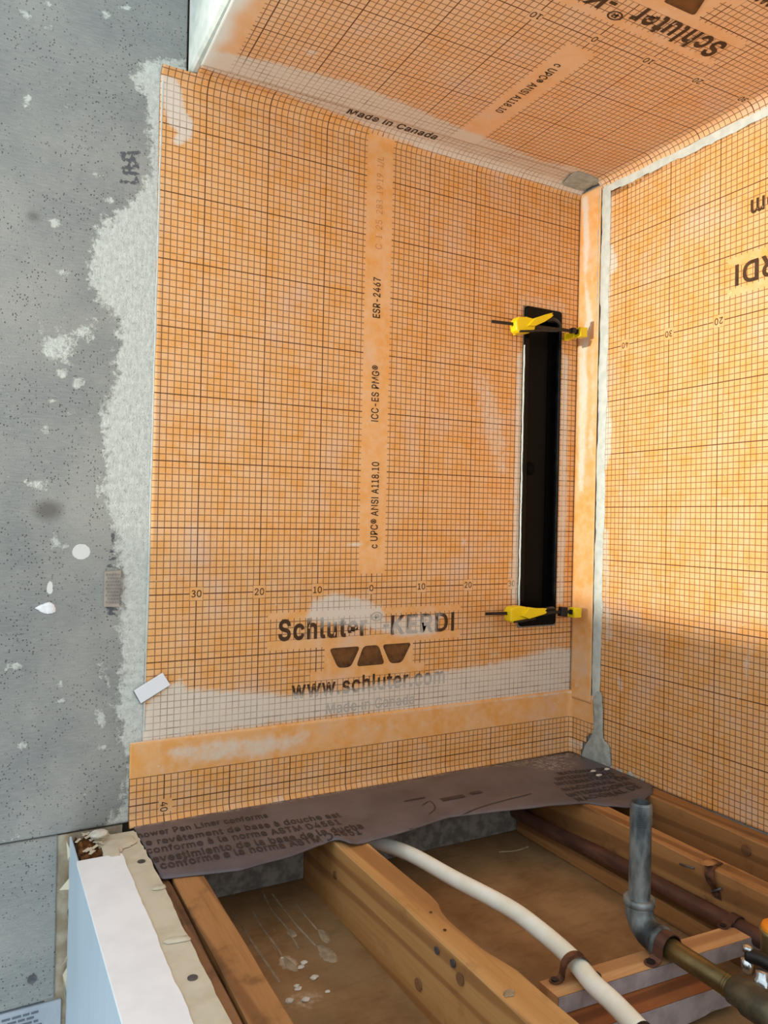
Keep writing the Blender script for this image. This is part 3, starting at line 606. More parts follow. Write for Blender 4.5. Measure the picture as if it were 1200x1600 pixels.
def board_ink(W, uv):
    p = W[:, keepW]; h = 0 * p[:, 0]
    for l in inks: h = np.maximum(h, f_line(p, px2(l, 1, 0, keepW), .0050, .0032))
    return h
def board_dirt(W, uv):
    p = W[:, keepW]; h = 0 * p[:, 0]
    for u, v, a, b in [(75, 797, 17, 13), (52, 338, 5, 5), (212, 812, 3, 5)]:
        h = np.maximum(h, f_ell(p, un(u, v, 1, 0)[[0, 2]], a * .001, b * .001, .006))
    return h
bf = dict(haze=board_haze, white=board_white, ink=board_ink, dirt=board_dirt)
flat = lambda y: (lambda q: np.stack([q[:, 0] / 100, np.full(len(q), y), q[:, 1] / 100], 1))
UB = np.r_[np.arange(-110, -64, 4), np.arange(-64, -33.2, .25), -33.16]
sheet('cement_board', UB, np.r_[np.arange(-33.1, 106, .3)], flat(0), BOARD, wall_back, thick=.012, fields=bf)
UB2 = np.r_[np.arange(-110, -64, 4), np.arange(-64, -48.55, .25)]
lower = sheet('cement_board', UB2, np.arange(-56.2, -33.3, .3), flat(.0015), BOARD, wall_back, thick=.012, fields=bf)
# board behind the membrane, with the slot the black tray sits in
sheet('cement_board', np.r_[-32.7, -20, 0, 20, 32.5, 40.5, 45.5], np.r_[-43, -20, -7.5, 20, 52.5, 70, 90], flat(0), BOARD, wall_back, thick=.012,
      keep=lambda x, z: not (32.5 < x < 40.5 and -7.5 < z < 52.5))
# board with the printed label at the very bottom left
lab = box('cement_board', (-1.1, .0, -.95), (-.478, .012, -.5655), LABEL, wall_back, .001)
for k in range(7):
    z = -.5755 - k * .0062; x = -.60
    while x < -.512:
        wd = .004 + .010 * rng.random(); box('print_word', (x, -.0008, z), (min(x + wd, -.500), .0, z + .0026), LTXT, lab); x += wd + .0022
def disc(name, c, r, ax, th, mat, parent, n=14, sq=1.0):
    c = np.array(c, float); q = []
    for k in range(n):
        a = 2 * math.pi * k / n; d = np.zeros(3); i, j = [x for x in range(3) if x != ax]
        d[i] = r * math.cos(a); d[j] = r * sq * math.sin(a); q.append(c + d)
    return slab(name, q, ax, c[ax], th, mat, parent)
disc('screw_head', un(50, 1530, 1, .0015), .0062, 1, -.0012, NAILM, lower)

wall_right = box('wall_right', (XC + .0005, -1.5, -.60), (XC + .12, .0135, 1.25), BOARD)
tag(wall_right, kind='structure', label='right wall behind the bright orange membrane')
ceiling = box('ceiling', (-.33, -1.5, ZC + .0005), (XC, -.0015, 1.25), MUD, None, .004)
tag(ceiling, kind='structure', label='low dropped ceiling with a white plastered side face')
floor = sheet('floor', np.r_[np.arange(-38.5, 46, .5)], np.r_[-140, np.arange(-72, 6, .5)],
              lambda q: np.stack([q[:, 0] / 100, q[:, 1] / 100, np.full(len(q), ZF)], 1), FLOOR, None, thick=.02,
              fields=dict(haze=lambda W, uv: floor_haze(W)))
tag(floor, kind='structure', label='brown subfloor between the joists')

# ================================================================== MEMBRANES
def stain(ax, val, keep, polys, ells=(), lines=()):
    """stain field from shapes outlined on the plane axis=val"""
    PL = [(px2(p, ax, val, keep), s, a) for p, s, a in polys]
    EL = [(un(u, v, ax, val)[list(keep)], rx, ry, s, a) for u, v, rx, ry, s, a in ells]
    LL = [(px2(p, ax, val, keep), w_, s, a) for p, w_, s, a in lines]
    def fn(W, uv=None):
        p = np.asarray(W)[:, list(keep)]; h = np.zeros(len(p))
        for q, s, a in PL: h = np.maximum(h, a * f_poly(p, q, s))
        for c, rx, ry, s, a in EL: h = np.maximum(h, a * f_ell(p, c, rx, ry, s))
        for q, w_, s, a in LL: h = np.maximum(h, a * f_line(p, q, w_, s))
        return h
    return fn
hazeW_ = stain(1, 0, (0, 2), [
    ([(205, 1150), (238, 1085), (282, 1060), (292, 1074), (370, 1078), (450, 1084), (540, 1076), (640, 1058), (690, 1046), (740, 1040), (790, 1030), (830, 1022), (862, 1010), (892, 1012), (905, 1080), (700, 1105), (500, 1122), (205, 1165)], .010, .92),
    ([(475, 965), (488, 936), (520, 926), (560, 932), (596, 945), (604, 968), (650, 960), (692, 958), (680, 992), (630, 996), (560, 980), (500, 976)], .008, .85),
    ([(249, 108), (266, 113), (284, 138), (290, 170), (303, 190), (302, 214), (280, 230), (268, 222), (276, 205), (262, 196), (256, 170), (249, 150)], .005, .85),
    ([(222, 1145), (244, 500), (252, 250), (258, 300), (254, 420), (250, 640), (240, 900), (232, 1090)], .012, .42),
    ([(722, 555), (765, 580), (788, 635), (800, 690), (798, 760), (770, 740), (745, 660)], .02, .50),
    ([(806, 555), (816, 545), (816, 600), (813, 940), (798, 940), (803, 700)], .006, .80),
    ([(877, 540), (888, 560), (886, 800), (880, 945), (868, 945), (872, 800)], .006, .80),
    ([(800, 830), (790, 900), (795, 950), (812, 950)], .01, .5),
    ([(845, 985), (890, 965), (900, 1010), (860, 1020)], .02, .4),
    ([(805, 450), (890, 470), (890, 500), (806, 492)], .012, .45),
], [(555, 851, .018, .004, .003, .8), (725, 848, .006, .010, .004, .7), (488, 735, .006, .005, .003, .6), (415, 560, .004, .010, .004, .6), (775, 1022, .02, .006, .008, .6), (445, 1045, .02, .006, .006, .6),
    (312, 130, .02, .01, .01, .3), (548, 208, .008, .005, .003, .6), (660, 430, .05, .08, .05, .18), (700, 470, .06, .03, .04, .22), (905, 420, .004, .02, .006, .5), (275, 640, .014, .02, .012, .3), (440, 1005, .05, .015, .02, .3)],
   [([(598, 700), (612, 692), (625, 690)], .006, .004, .6), ([(441, 1025), (442, 1040)], .004, .003, .8)])
ceil_edge = [(300, 84), (330, 74), (420, 92), (560, 128), (640, 162), (720, 196), (765, 214), (850, 250), (900, 258), (950, 284), (905, 306), (840, 280), (700, 240), (560, 190), (430, 142), (350, 118), (310, 104)]
hazeC_ = stain(2, ZC, (0, 1), [(ceil_edge, .010, .95)], [(487, 80, .012, .010, .006, .6), (455, 88, .02, .006, .006, .5), (745, 208, .02, .012, .006, .5), (1150, 90, .03, .03, .03, .3), (1060, 200, .04, .03, .03, .3)])
RB = .024; S1 = ZC * 100 - RB * 100
def mapW(q):
    x, s = q[:, 0] / 100, q[:, 1]
    a = np.clip((s - S1) / (RB * 100), 0, math.pi / 2); ex = np.clip(s - S1 - RB * 100 * math.pi / 2, 0, None) / 100
    y = -(RB - RB * np.cos(a)) - ex; z = np.minimum(s, S1) / 100 + RB * np.sin(a)
    le = np.interp(s, [-22, 0, 40, 78], [-.3762, -.3725, -.3698, -.3702])          # trimmed left edge is not quite plumb
    x = np.where(x <= -.3699, le, x)
    return np.stack([x, y - .0012, z - .0004 * (s > S1)], 1)
def hazeW(W, uv=None):
    W = np.asarray(W); lap = W[:, 2] > ZC - .012
    return np.where(lap, np.maximum(hazeC_(W), .0), hazeW_(W) + np.where(W[:, 2] > ZC - .03, .25 * hazeC_(W), 0))
SX0, SX1, SZ0, SZ1 = 31.5, 41.0, -8.5, 53.0        # opening for the tray
memb = root('waterproofing_membrane', (0, -.002, 0), 'large orange gridded membrane on the back wall with a blank centre stripe', 'membrane')
def keep_w(x, s):
    if SX0 < x < SX1 and SZ0 < s < SZ1: return False
    if s > 78.4 and (x < -31.8 or x > 43): return False                     # scooped corner left of the soffit
    return True
sheet('membrane_sheet', np.r_[rng_cm(-37, 45.0), 45.4], np.r_[np.arange(-22, S1 - .2, .5), np.linspace(S1, S1 + 3.77, 10), np.arange(79.5, 83.6, .5)], mapW, MEMB, memb,
      keep=keep_w, blank=print_blank, fields=dict(haze=hazeW))
def off(fm, d):
    d = np.asarray(d); return lambda q: fm(q) + d
def mapWt(q):                                       # lettering lies a hair proud of the sheet
    P = mapW(q); a = np.clip((q[:, 1] - S1) / (RB * 100), 0, math.pi / 2)
    return P + np.stack([0 * a, -.0004 * np.cos(a), -.0004 * np.sin(a)], 1)
print_sheet(mapWt, memb, hazeW, dict.fromkeys(['brand', 'web', 'made', 'made_top', 'upc', 'icc'], 1) | {'numbers': [-30, -20, -10, 0, 10, 20, 30]})

# ceiling sheet: rolls down over the right wall at its edge
X0, Y0, AC = .1267, -.3771, -.0178
RC = .020
def mapC(q):
    sx, sy = q[:, 0] / 100, q[:, 1] / 100
    ca, sa = math.cos(AC), math.sin(AC)
    X = X0 - sx * ca - sy * sa; Y = Y0 - sx * sa + sy * ca
    lim = XC - .0012 - RC; a = np.clip((X - lim) / RC, 0, math.pi / 2); ex = np.clip(X - lim - RC * math.pi / 2, 0, None)
    return np.stack([np.minimum(X, lim) + RC * np.sin(a), Y, ZC - .0028 - (RC - RC * np.cos(a)) - ex], 1)
def mapCt(q):
    return mapC(q) + np.array([0, 0, -.0004])
def hazeC(W, uv=None):
    W = np.asarray(W)
    return np.where(W[:, 2] > ZC - .012, hazeC_(W), 0)
cm = root('waterproofing_membrane', (.05, -.4, ZC - .002), 'orange gridded membrane overhead on the low ceiling, its brand print upside down', 'membrane')
sheet('membrane_sheet', rng_cm(-35.0, 45.4), np.arange(-45, 33.0, .5), mapC, MEMB, cm, blank=lambda x, y: print_blank(x, y) or x > 41.5, order=1, fields=dict(haze=hazeC, dust_or_light=lambda W, uv: np.full(len(W), .34), mud=lambda W, uv: (lambda t: t * t * (3 - 2 * t))(np.clip((-.301 + .010 * vnoise(W[:, 1] * 40) - W[:, 0]) / .024, 0, 1))))  # even pale tint on this sheet stands in for cooler, brighter light
print_sheet(mapCt, cm, hazeC, dict.fromkeys(['brand', 'web', 'upc'], 1) | {'numbers': [-30, -20, -10, 0, 10, 20, 30, 40]}, (0, 0, -1))

# right wall sheet, hung upside down
D0, Z0, AR = .0262, .4483, .0092
def mapR(q):
    d, z = 50 - q[:, 0], -q[:, 1]
    ca, sa = math.cos(AR), math.sin(AR)
    return np.stack([np.full(len(d), XC - .0012), -(D0 + (d * ca - z * sa) / 100), Z0 + (d * sa + z * ca) / 100], 1)
hazeR = stain(0, XC, (1, 2), [([(944, 290), (958, 300), (956, 380), (966, 400), (966, 418), (957, 430), (952, 540), (950, 620), (958, 660), (956, 710), (946, 740), (944, 800)], .008, .85),
    ([(940, 810), (954, 830), (952, 930), (960, 1000), (946, 1010)], .010, .7), ([(965, 1050), (975, 1060), (974, 1085), (966, 1085)], .008, .7), ([(940, 1150), (956, 1170), (960, 1200), (1000, 1225), (950, 1210)], .010, .8)],
    [(1168, 1040, .004, .03, .004, .75), (1160, 1120, .003, .06, .004, .4), (1155, 1170, .005, .012, .004, .5), (1086, 1045, .008, .03, .01, .45), (1070, 1020, .02, .05, .03, .3), (1090, 1298 - 5, .008, .004, .003, .6), (1066, 760, .01, .03, .015, .3)])
rm = root('waterproofing_membrane', (XC, -.4, 0), 'sunlit orange gridded membrane on the right wall, hung upside down with cut-off print', 'membrane')
sheet('membrane_sheet', rng_cm(-40, 45.5), rng_cm(-31.0, 79.0), mapR, MEMB, rm, blank=print_blank, fields=dict(haze=hazeR), uvscale=1,
      keep=lambda x, y: True)
print_sheet(off(mapR, (-.0004, 0, 0)), rm, hazeR, dict.fromkeys(['brand', 'web', 'upc', 'icc'], 1) | {'numbers': [0, 10, 20, 30, 40]}, (-1, 0, 0), -.8)

# lower strip of membrane, turned sideways, lapping onto the right wall
ZB = -.2145
gx0 = un(256, 1220, 1, 0)[0] * 100                  # a heavy line of the sheet
def mapB(q):
    x, z = q[:, 0] / 100, q[:, 1] / 100
    zz = ZB - z - .0  # z counts downward from the top edge
    bot = np.clip((-zz - .322) / .02, 0, 1.3)
    fl = np.interp(x, [-.4, .1, .47], [.012, .007, .002]) * bot ** 2
    xc = XC - .003
    rc = .008; a = np.clip((x - xc + rc) / rc, 0, math.pi / 2); ex = np.clip(x - xc + rc - rc * math.pi / 2, 0, None)
    X = np.minimum(x, xc - rc) + rc * np.sin(a); Y = -.0028 - (rc - rc * np.cos(a)) - ex - fl
    return np.stack([X, Y, zz], 1)
def keep_b(x, z):
    if x > 45.5:
        lim = 51.6 if z < 3 else 51.6 - max(0, (z - 4.5)) * .18 - (1.2 if z > 7.5 else 0) - (1.0 if z > 9.5 else 0)
        return x < lim
    return True
hazeB = stain(1, 0, (0, 2), [([(250, 1165), (330, 1152), (420, 1146), (490, 1140), (480, 1168), (400, 1186), (300, 1196), (262, 1190)], .012, .62), ([(250, 1190), (262, 1192), (253, 1212), (246, 1205)], .004, .5),
    ([(405, 1262), (440, 1238), (445, 1250), (440, 1262)], .006, .6), ([(352, 1255), (372, 1252), (372, 1260), (352, 1262)], .004, .6), ([(278, 1248), (284, 1246), (284, 1272), (280, 1272)], .003, .6),
    ([(560, 1130), (600, 1120), (640, 1115), (600, 1150), (560, 1150)], .015, .4), ([(800, 1150), (860, 1140), (890, 1180), (820, 1190)], .02, .3), ([(885, 1150), (900, 1150), (900, 1185), (890, 1185)], .004, .6)],
    [(570, 1255, .02, .02, .02, .3)], [([(203, 1160), (500, 1127), (925, 1076)], .003, .002, .8)])
bm_ = root('membrane_strip', (.03, -.003, -.28), 'low sideways strip of orange gridded membrane along the foot of the back wall', 'membrane')
sheet('membrane_sheet', np.r_[rng_cm(-39.3, 52.0)], np.sort(np.r_[rng_cm(0, 12.3), 5.28]), mapB, MEMB, bm_, keep=keep_b, order=-1, blank=lambda x, z: z < 5.28 or (9.0 < z < 11.2 and abs(x - gx0) < 1),
      fields=dict(haze=hazeB), uvmap=lambda q: np.stack([q[:, 0] - gx0, q[:, 1] - 5.35 - 4.0], 1))
lettering('40', off(lambda q: mapB(np.stack([q[:, 0], -q[:, 1]], 1)), (0, -.0006, 0)), -10.85, -9.4, gx0 - .5, 1.05, INK, bm_, rot=-90, name='number', bold=.008, haze=hazeB)

# corner tape on the right wall with its thinset margins
tape = root('corner_tape', (XC, -.03, 0), 'plain peach sealing tape running up the inside corner beside the right wall', 'tape')
hazeT = stain(0, XC, (1, 2), [([(906, 530), (919, 525), (921, 640), (915, 770), (905, 770)], .006, .7), ([(922, 540), (935, 540), (934, 700), (928, 700)], .008, .45), ([(912, 310), (922, 305), (925, 380), (918, 440), (925, 470), (930, 500), (926, 520), (918, 560), (922, 600), (918, 650), (908, 640), (911, 560), (912, 520), (918, 500), (914, 420)], .006, .85),
    ([(920, 330), (934, 320), (934, 560), (924, 540)], .008, .35), ([(926, 640), (933, 620), (930, 720), (920, 700)], .006, .6), ([(905, 820), (935, 800), (935, 1000), (905, 990)], .03, .25), ([(903, 1050), (905, 1074), (900, 1074)], .003, .8)])
def mapT(q):
    y = q[:, 0] / 100; return np.stack([np.full(len(y), XC - .0036), -y, q[:, 1] / 100], 1)
sheet('tape_band', np.arange(.3, 6.01, .475), np.arange(-23, ZC * 100 - .4, .5), mapT, BAND, tape, fields=dict(haze=hazeT), order=-1)
def ragged(name, A, B, wid, jit, ax, val, th, mat, parent, n=160, freq=60, seed=0):
    """thin trowelled strip from A to B (world points) with uneven margins, thickness th off the plane"""
    A, B = np.asarray(A, float), np.asarray(B, float); t = np.linspace(0, 1, n)[:, None]; Cc = A + (B - A) * t
    dirv = (B - A) / np.linalg.norm(B - A); nrm = np.zeros(3); nrm[ax] = 1; sd = np.cross(dirv, nrm)
    L = np.linalg.norm(B - A); s = t[:, 0] * L * freq
    j = lambda k: jit * ((vnoise(s, seed + k) - .5) * 1.3 + (vnoise(s * 3.7, seed + k + 5) - .5) * .7)
    a = Cc + sd * (wid / 2 + j(1))[:, None]; b = Cc - sd * (wid / 2 + j(9))[:, None]
    hp = 1 + .5 * (vnoise(s * .7, seed + 3) - .5)
    rows = [a, a * .75 + b * .25, (a + b) / 2, a * .25 + b * .75, b]; pr = [0, .8, 1, .8, 0]
    V = []
    for r, p in zip(rows, pr):
        q = r.copy(); q[:, ax] = val + th * (p * hp + .15); V.append(q)
    V = np.vstack(V); F = []
    for k in range(4):
        for i in range(n - 1): F.append((k * n + i, k * n + i + 1, (k + 1) * n + i + 1, (k + 1) * n + i))
    return mesh_obj(name, V, F, mat, parent, True)
xr = XC - .0016
ragged('thinset_strip', (xr, -.071, -.34), (xr, -.072, ZC - .01), .0225, .0028, 0, xr, -.0013, THIN, wall_right, 300, 30, 2)
ragged('thinset_strip', (xr, -.070, ZC - .0205), (xr, -.95, ZC - .0300), 0.0165, .0032, 0, xr, -.0016, THIN, wall_right, 400, 32, 12)
ragged('thinset_strip', (xr - .001, -.055, ZC - .012), (xr - .001, -.055, ZC - .30), .003, .002, 0, xr - .0015, -.002, THIN2, wall_right, 120, 60, 17)
def patch(name, pts, ax, val, th, mat, parent, jit=.0015):
    P = np.array([un(u, v, ax, val) for u, v in pts]); P = smooth_path(np.vstack([P, P[:1]]), 6)[:-1]
    for i in range(3):
        if i != ax: P[:, i] += jit * (rng.random(len(P)) - .5) * 2
    c = P.mean(0); n = len(P); rings = [(P, .1), (c + (P - c) * .82, .9), (c + (P - c) * .4, 1.0)]
    V = []; 
    for q, p in rings:
        q = q.copy(); q[:, ax] = val + th * p * (1 + (.3 * (rng.random(n) - .5) if p > .5 else 0)); V.append(q)
    V = np.vstack(V); F = [(k * n + i, k * n + (i + 1) % n, (k + 1) * n + (i + 1) % n, (k + 1) * n + i) for k in range(2) for i in range(n)] + [tuple(2 * n + i for i in range(n))]
    return mesh_obj(name, V, F, mat, parent, True)
patch('thinset_patch', [(927, 1090), (934, 1080), (941, 1090), (942, 1150), (951, 1165), (953, 1196), (930, 1192), (910, 1186), (914, 1166), (927, 1140)], 0, XC - .0046, -.002, THIN2, wall_right)
ragged('thinset_strip', un(922, 1191, 0, xr), un(1008, 1222, 0, xr), .011, .008, 0, xr, -.003, THIN2, wall_right, 90, 80, 30)
# grey smear in the corner under the ceiling
patch('thinset_patch', [(872, 294), (896, 270), (916, 272), (944, 285), (925, 291), (905, 301), (890, 300)], 2, ZC - .0036, -.0014, THIN2, cm, .001)
ragged('thinset_strip', (-.3695 - .004, -.001, -.20), (-.3665, -.001, ZC), .0028, .0008, 1, -.0020, -.0004, THIN, memb, 200, 22, 50)

# ================================================================== TRAY AND CLAMPS
tray = root('recessed_tray', (.364, 0, .22), 'long glossy black recessed tray set upright in the back wall', 'tray')
def rect_ring(x0, x1, z0, z1, r, n=5):
    out = []
    for cx, cz, a0 in ((x1 - r, z1 - r, 0), (x0 + r, z1 - r, 90), (x0 + r, z0 + r, 180), (x1 - r, z0 + r, 270)):
        for k in range(n):
            a = math.radians(a0 + 90 * k / (n - 1)); out.append((cx + r * math.cos(a), cz + r * math.sin(a)))
    return np.array(out)
def rings_mesh(name, rings, mat, parent, cap_last=True, smooth=False):
    n = len(rings[0][0]); V = []; F = []
    for q, y in rings: V += [(x, y, z) for x, z in q]
    for k in range(len(rings) - 1):
        for i in range(n): F.append((k * n + i, (k + 1) * n + i, (k + 1) * n + (i + 1) % n, k * n + (i + 1) % n))
    if cap_last: F.append(tuple((len(rings) - 1) * n + i for i in range(n))[::-1])
    return mesh_obj(name, V, F, mat, parent, smooth)
tx0, tx1, tz0, tz1 = .3185, .4090, -.0825, .5310
rings_mesh('tray_rim', [(rect_ring(tx0, tx1, tz0, tz1, .007), 0.0), (rect_ring(tx0, tx1, tz0, tz1, .007), -.0035), (rect_ring(tx0 + .0015, tx1 - .0015, tz0 + .0015, tz1 - .0015, .006), -.005),
    (rect_ring(tx0 + .0085, tx1 - .0045, tz0 + .020, tz1 - .022, .005), -.005), (rect_ring(tx0 + .0105, tx1 - .006, tz0 + .022, tz1 - .024, .005), -.003)], BLACK, tray, False)
ix0, ix1, iz0, iz1 = tx0 + .0105, tx1 - .006, tz0 + .022, tz1 - .024
hx, hz, hr = .3505, .2215, .0135
inner = rings_mesh('tray_channel', [(rect_ring(ix0, ix1, iz0, iz1, .005), -.003), (rect_ring(ix0 + .001, ix1 - .002, iz0 + .002, iz1 - .002, .005), .0145)], BLACK, tray, False)
# floor of the channel with the round hole
bm = bmesh.new(); ring = rect_ring(ix0 + .001, ix1 - .002, iz0 + .002, iz1 - .002, .005, 7)
ov = [bm.verts.new((x, .0145, z)) for x, z in ring]; hv = [bm.verts.new((hx + hr * math.cos(2 * math.pi * k / 24), .0145, hz + hr * math.sin(2 * math.pi * k / 24))) for k in range(24)]
oe = [bm.edges.new((ov[i], ov[(i + 1) % len(ov)])) for i in range(len(ov))] + [bm.edges.new((hv[i], hv[(i + 1) % 24])) for i in range(24)]
bmesh.ops.triangle_fill(bm, edges=oe, use_beauty=True)
bm_obj('tray_floor', bm, plain('dull_black_floor', lin(8, 8, 9), .35, 0, .2, 60, lin(5, 5, 6), .08, .1), tray)
tube('drain_hole', [(hx, .0146, hz), (hx, .0160, hz), (hx, .0285, hz)], [hr, hr, hr], plain('black_void', lin(5, 5, 5), .8, 0, 0, 10, None, .1, 0), tray, 24)
mesh_obj('rim_line', [(ix1 - .0135, .0143, iz0 + .004), (ix1 - .0125, .0143, iz0 + .004), (ix1 - .0125, .0143, iz1 - .004), (ix1 - .0135, .0143, iz1 - .004)] +
         [(ix1 - .0130, .0128, iz0 + .004), (ix1 - .0130, .0128, iz1 - .004)], [(0, 4, 5, 3), (4, 1, 2, 5)], BLACK, tray)
ragged('thinset_bead', (tx0 - .0012, -.002, -.06), (tx0 - .0012, -.002, .455), .0030, .0008, 1, -.0022, -.0024, THIN, tray, 220, 50, 33)

def bev_poly(name, pts, y0, y1, mat, parent, bev=.0012):
    """outline in the x-z plane, extruded along y, edges rounded"""
    bm = bmesh.new(); a = [bm.verts.new((x, y0, z)) for x, z in pts]; bm.faces.new(a)
    r = bmesh.ops.extrude_face_region(bm, geom=bm.faces[:])
    for v in [v for v in r['geom'] if isinstance(v, bmesh.types.BMVert)]: v.co.y = y1
    bmesh.ops.recalc_face_normals(bm, faces=bm.faces[:])
    bmesh.ops.bevel(bm, geom=bm.edges[:], offset=bev, segments=2, profile=.6, affect='EDGES', clamp_overlap=True)
    return bm_obj(name, bm, mat, parent)
def clamp(zc, tilt, label, up):
    yb = -.040
    c = root('bar_clamp', (.33, yb, zc), label, 'clamp', 'mini bar clamps on the black tray')
    tz = lambda x: zc + tilt * (x - .33)
    M = lambda pts: [(x, tz(x) + dz) for x, dz in pts]
    # flat steel bar
    bev_poly('bar', M([(.2125, -.0028), (.433, -.0028), (.433, .0028), (.2125, .0028)]), yb - .0012, yb + .0012, DARK, c, .0004)
    # sliding jaw: yellow housing around the bar, trigger grip slanting off it, arm down to the wall
    bev_poly('sliding_jaw', M([(.262, -.013), (.268, -.017), (.290, -.016), (.304, -.009), (.306, .006), (.300, .012), (.284, .014), (.266, .012), (.260, .004)]), yb - .010, yb + .010, YEL, c, .003)
    bev_poly('jaw_arm', M([(.286, -.013), (.300, -.010), (.302, .004), (.288, .009)]), yb + .008, -.0062, YEL, c, .002)
    q = [(.284, -.004), (.300, -.009 + .006 * up), (.322, -.004 + .011 * up), (.338, .000 + .017 * up), (.342, .003 + .018 * up), (.338, .006 + .017 * up), (.342, .010 + .016 * up), (.322, .010 + .010 * up), (.300, .012)]
    bev_poly('trigger_grip', M(q), yb - .016, yb - .006, YEL, c, .002)
    tube('grip_spring', smooth_path([(.334, yb - .004, tz(.334) + .004 + .010 * up), (.350, yb - .006, tz(.35) + .008 + .008 * up), (.366, yb - .002, tz(.366) + .008 + .004 * up), (.372, yb + .002, tz(.372) + .004), (.366, yb + .004, tz(.366) - .001), (.335, yb + .002, tz(.335) - .004), (.306, yb, tz(.306) - .006)], 5), .0032, DARK, c, 10)
    bev_poly('release_lever', M([(.268, -.0165), (.292, -.0145), (.318, -.011), (.318, -.008), (.290, -.0105), (.268, -.013)]), yb - .013, yb - .004, DARK, c, .0008)
    # fixed jaw at the far end of the bar
    bev_poly('fixed_jaw', M([(.415, -.011), (.433, -.011), (.434, .008), (.416, .008)]), yb - .009, yb + .008, YEL, c, .0016)
    bev_poly('jaw_slot', M([(.4125, -.005), (.4165, -.005), (.4165, .004), (.4125, .004)]), yb - .004, yb + .004, DARK, c, .0005)
    bev_poly('jaw_arm', M([(.4115, -.010), (.428, -.010), (.428, .000), (.4115, .000)]), yb + .006, -.0062, YEL, c, .002)
    bev_poly('jaw_pad', M([(.385, -.008), (.402, -.009), (.403, .009), (.388, .010)]) if up < .5 else M([(.400, -.004), (.409, -.004), (.409, .006), (.400, .006)]), yb - .005, yb + .006, DARK, c, .0015)
    bev_poly('pressing_foot', M([(.4105, -.012), (.422, -.012), (.422, .004), (.4105, .004)]), -.012, -.0060, YEL, c, .002)
clamp(.4825, .042, 'upper yellow and black bar clamp across the top end of the black tray', 1.0)
clamp(-.0515, -.025, 'lower yellow and black bar clamp across the bottom end of the black tray', -.05)

# ================================================================== BITS ON THE LEFT WALL
tp = root('tile_offcut', (-.362, -.0015, -.138), 'small glossy white rectangular tile stuck aslant beside the membrane\'s lower left edge', 'tile')
def prism(name, px, y0, y1, mat, parent, bev=.0006):
    P = [un(u, v, 1, (y0 + y1) / 2) for u, v in px]
    return bev_poly(name, [(p[0], p[2]) for p in P], y0, y1, mat, parent, bev)
prism('glaze_face', [(209, 1079), (254, 1051), (266, 1070), (220, 1099)], -.0075, -.0050, TILE, tp)
prism('tile_back', [(208, 1081), (253, 1053), (265, 1071), (220, 1101)], -.0050, -.0012, TILEB, tp)
ch = root('tile_chip', un(176, 920, 1, 0), 'small beige mesh-backed chip stuck upright on the grey board', 'chip')
prism('chip_body', [(163, 893), (189, 891), (186, 948), (162, 948)], -.0060, -.0002, CHIP, ch)
for j in range(9):
    for i in range(5):
        if j * 5 + i > 44: continue
        p = un(167 + i * 4.6 + (2.3 if j % 2 else 0), 898 + j * 5.4, 1, -.0062)
        disc('mesh_cell', p, .0018, 1, -.0006, TILEB, ch, 6)
patch('paint_flake', [(54, 950), (66, 944), (76, 941), (84, 944), (87, 955), (76, 959), (66, 957)], 1, -.0002, -.0035, WHITEP, None, .0004)
tag(bpy.data.objects['paint_flake'], 'curled white flake stuck to the grey board on the left', 'flake')

# ================================================================== CURB
curb = root('curb', (-.43, -.3, -.40), 'low curb with white painted top, beige paper edge and pale blue side', 'curb')
CZ = -.335
xl, xp, xr_ = -.4725, -.4168, -.3860
def wob_strip(name, xa, xb, y0, y1, z0, z1, mat, parent, ja=.0, jb=.0, n=60, seed=0, jz=.0):
    y = np.linspace(y0, y1, n); a = xa + ja * (vnoise(y * 45, seed) - .5) * 2 + ja * (vnoise(y * 160, seed + 1) - .5); b = xb + jb * (vnoise(y * 45, seed + 4) - .5) * 2 + jb * (vnoise(y * 160, seed + 7) - .5)
    zt = z1 + jz * (vnoise(y * 60, seed + 2) - .5)
    V = np.vstack([np.stack([a, y, zt], 1), np.stack([b, y, zt], 1), np.stack([b, y, 0 * y + z0], 1), np.stack([a, y, 0 * y + z0], 1)])
    F = []
    for i in range(n - 1):
        for k in range(4):
            A, B = k * n, ((k + 1) % 4) * n; F.append((A + i, B + i, B + i + 1, A + i + 1))
    F += [(0, n, 2 * n, 3 * n), (n - 1, 4 * n - 1, 3 * n - 1, 2 * n - 1)]
    return mesh_obj(name, V, F, mat, parent)
box('curb_core', (xl + .003, -1.3, -.95), (xr_ - .002, -.004, CZ - .012), WOODR, curb)
box('blue_side', (xl, -1.3, -.95), (xl + .003, -.003, CZ - .001), BLUEP, curb, .001)
wob_strip('drywall_edge', -.4400, xr_ - .001, -.0945, -.022, CZ - .012, CZ - .0006, PAPER, curb, .004, .0015, 40, 61, .001)
wob_strip('drywall_top', xl + .003, xr_, -1.3, -.094, CZ - .012, CZ, PAPER, curb, 0, .0009, 110, 11, .0008)
wob_strip('painted_top', xl - .0006, xp, -1.3, -.094, CZ - .003, CZ + .0018, WHITEP, curb, .0, .0012, 110, 21)
rt = root('rotten_block', (-.445, -.05, CZ), 'crumbling brown rotten wood end exposed between curb and wall', 'wood')
bm = bmesh.new(); n = 18
gv = [[bm.verts.new((xl + .004 + (.052) * i / n, -.004 - .088 * j / n, CZ - .010 + .012 * float(vnoise(i * .9, j * .5 + 3)) * (1 if 0 < i < n and 0 < j < n else .2))) for i in range(n + 1)] for j in range(n + 1)]
for j in range(n):
    for i in range(n): bm.faces.new((gv[j][i], gv[j + 1][i], gv[j + 1][i + 1], gv[j][i + 1]))
bm_obj('wood_surface', bm, ROT, rt)
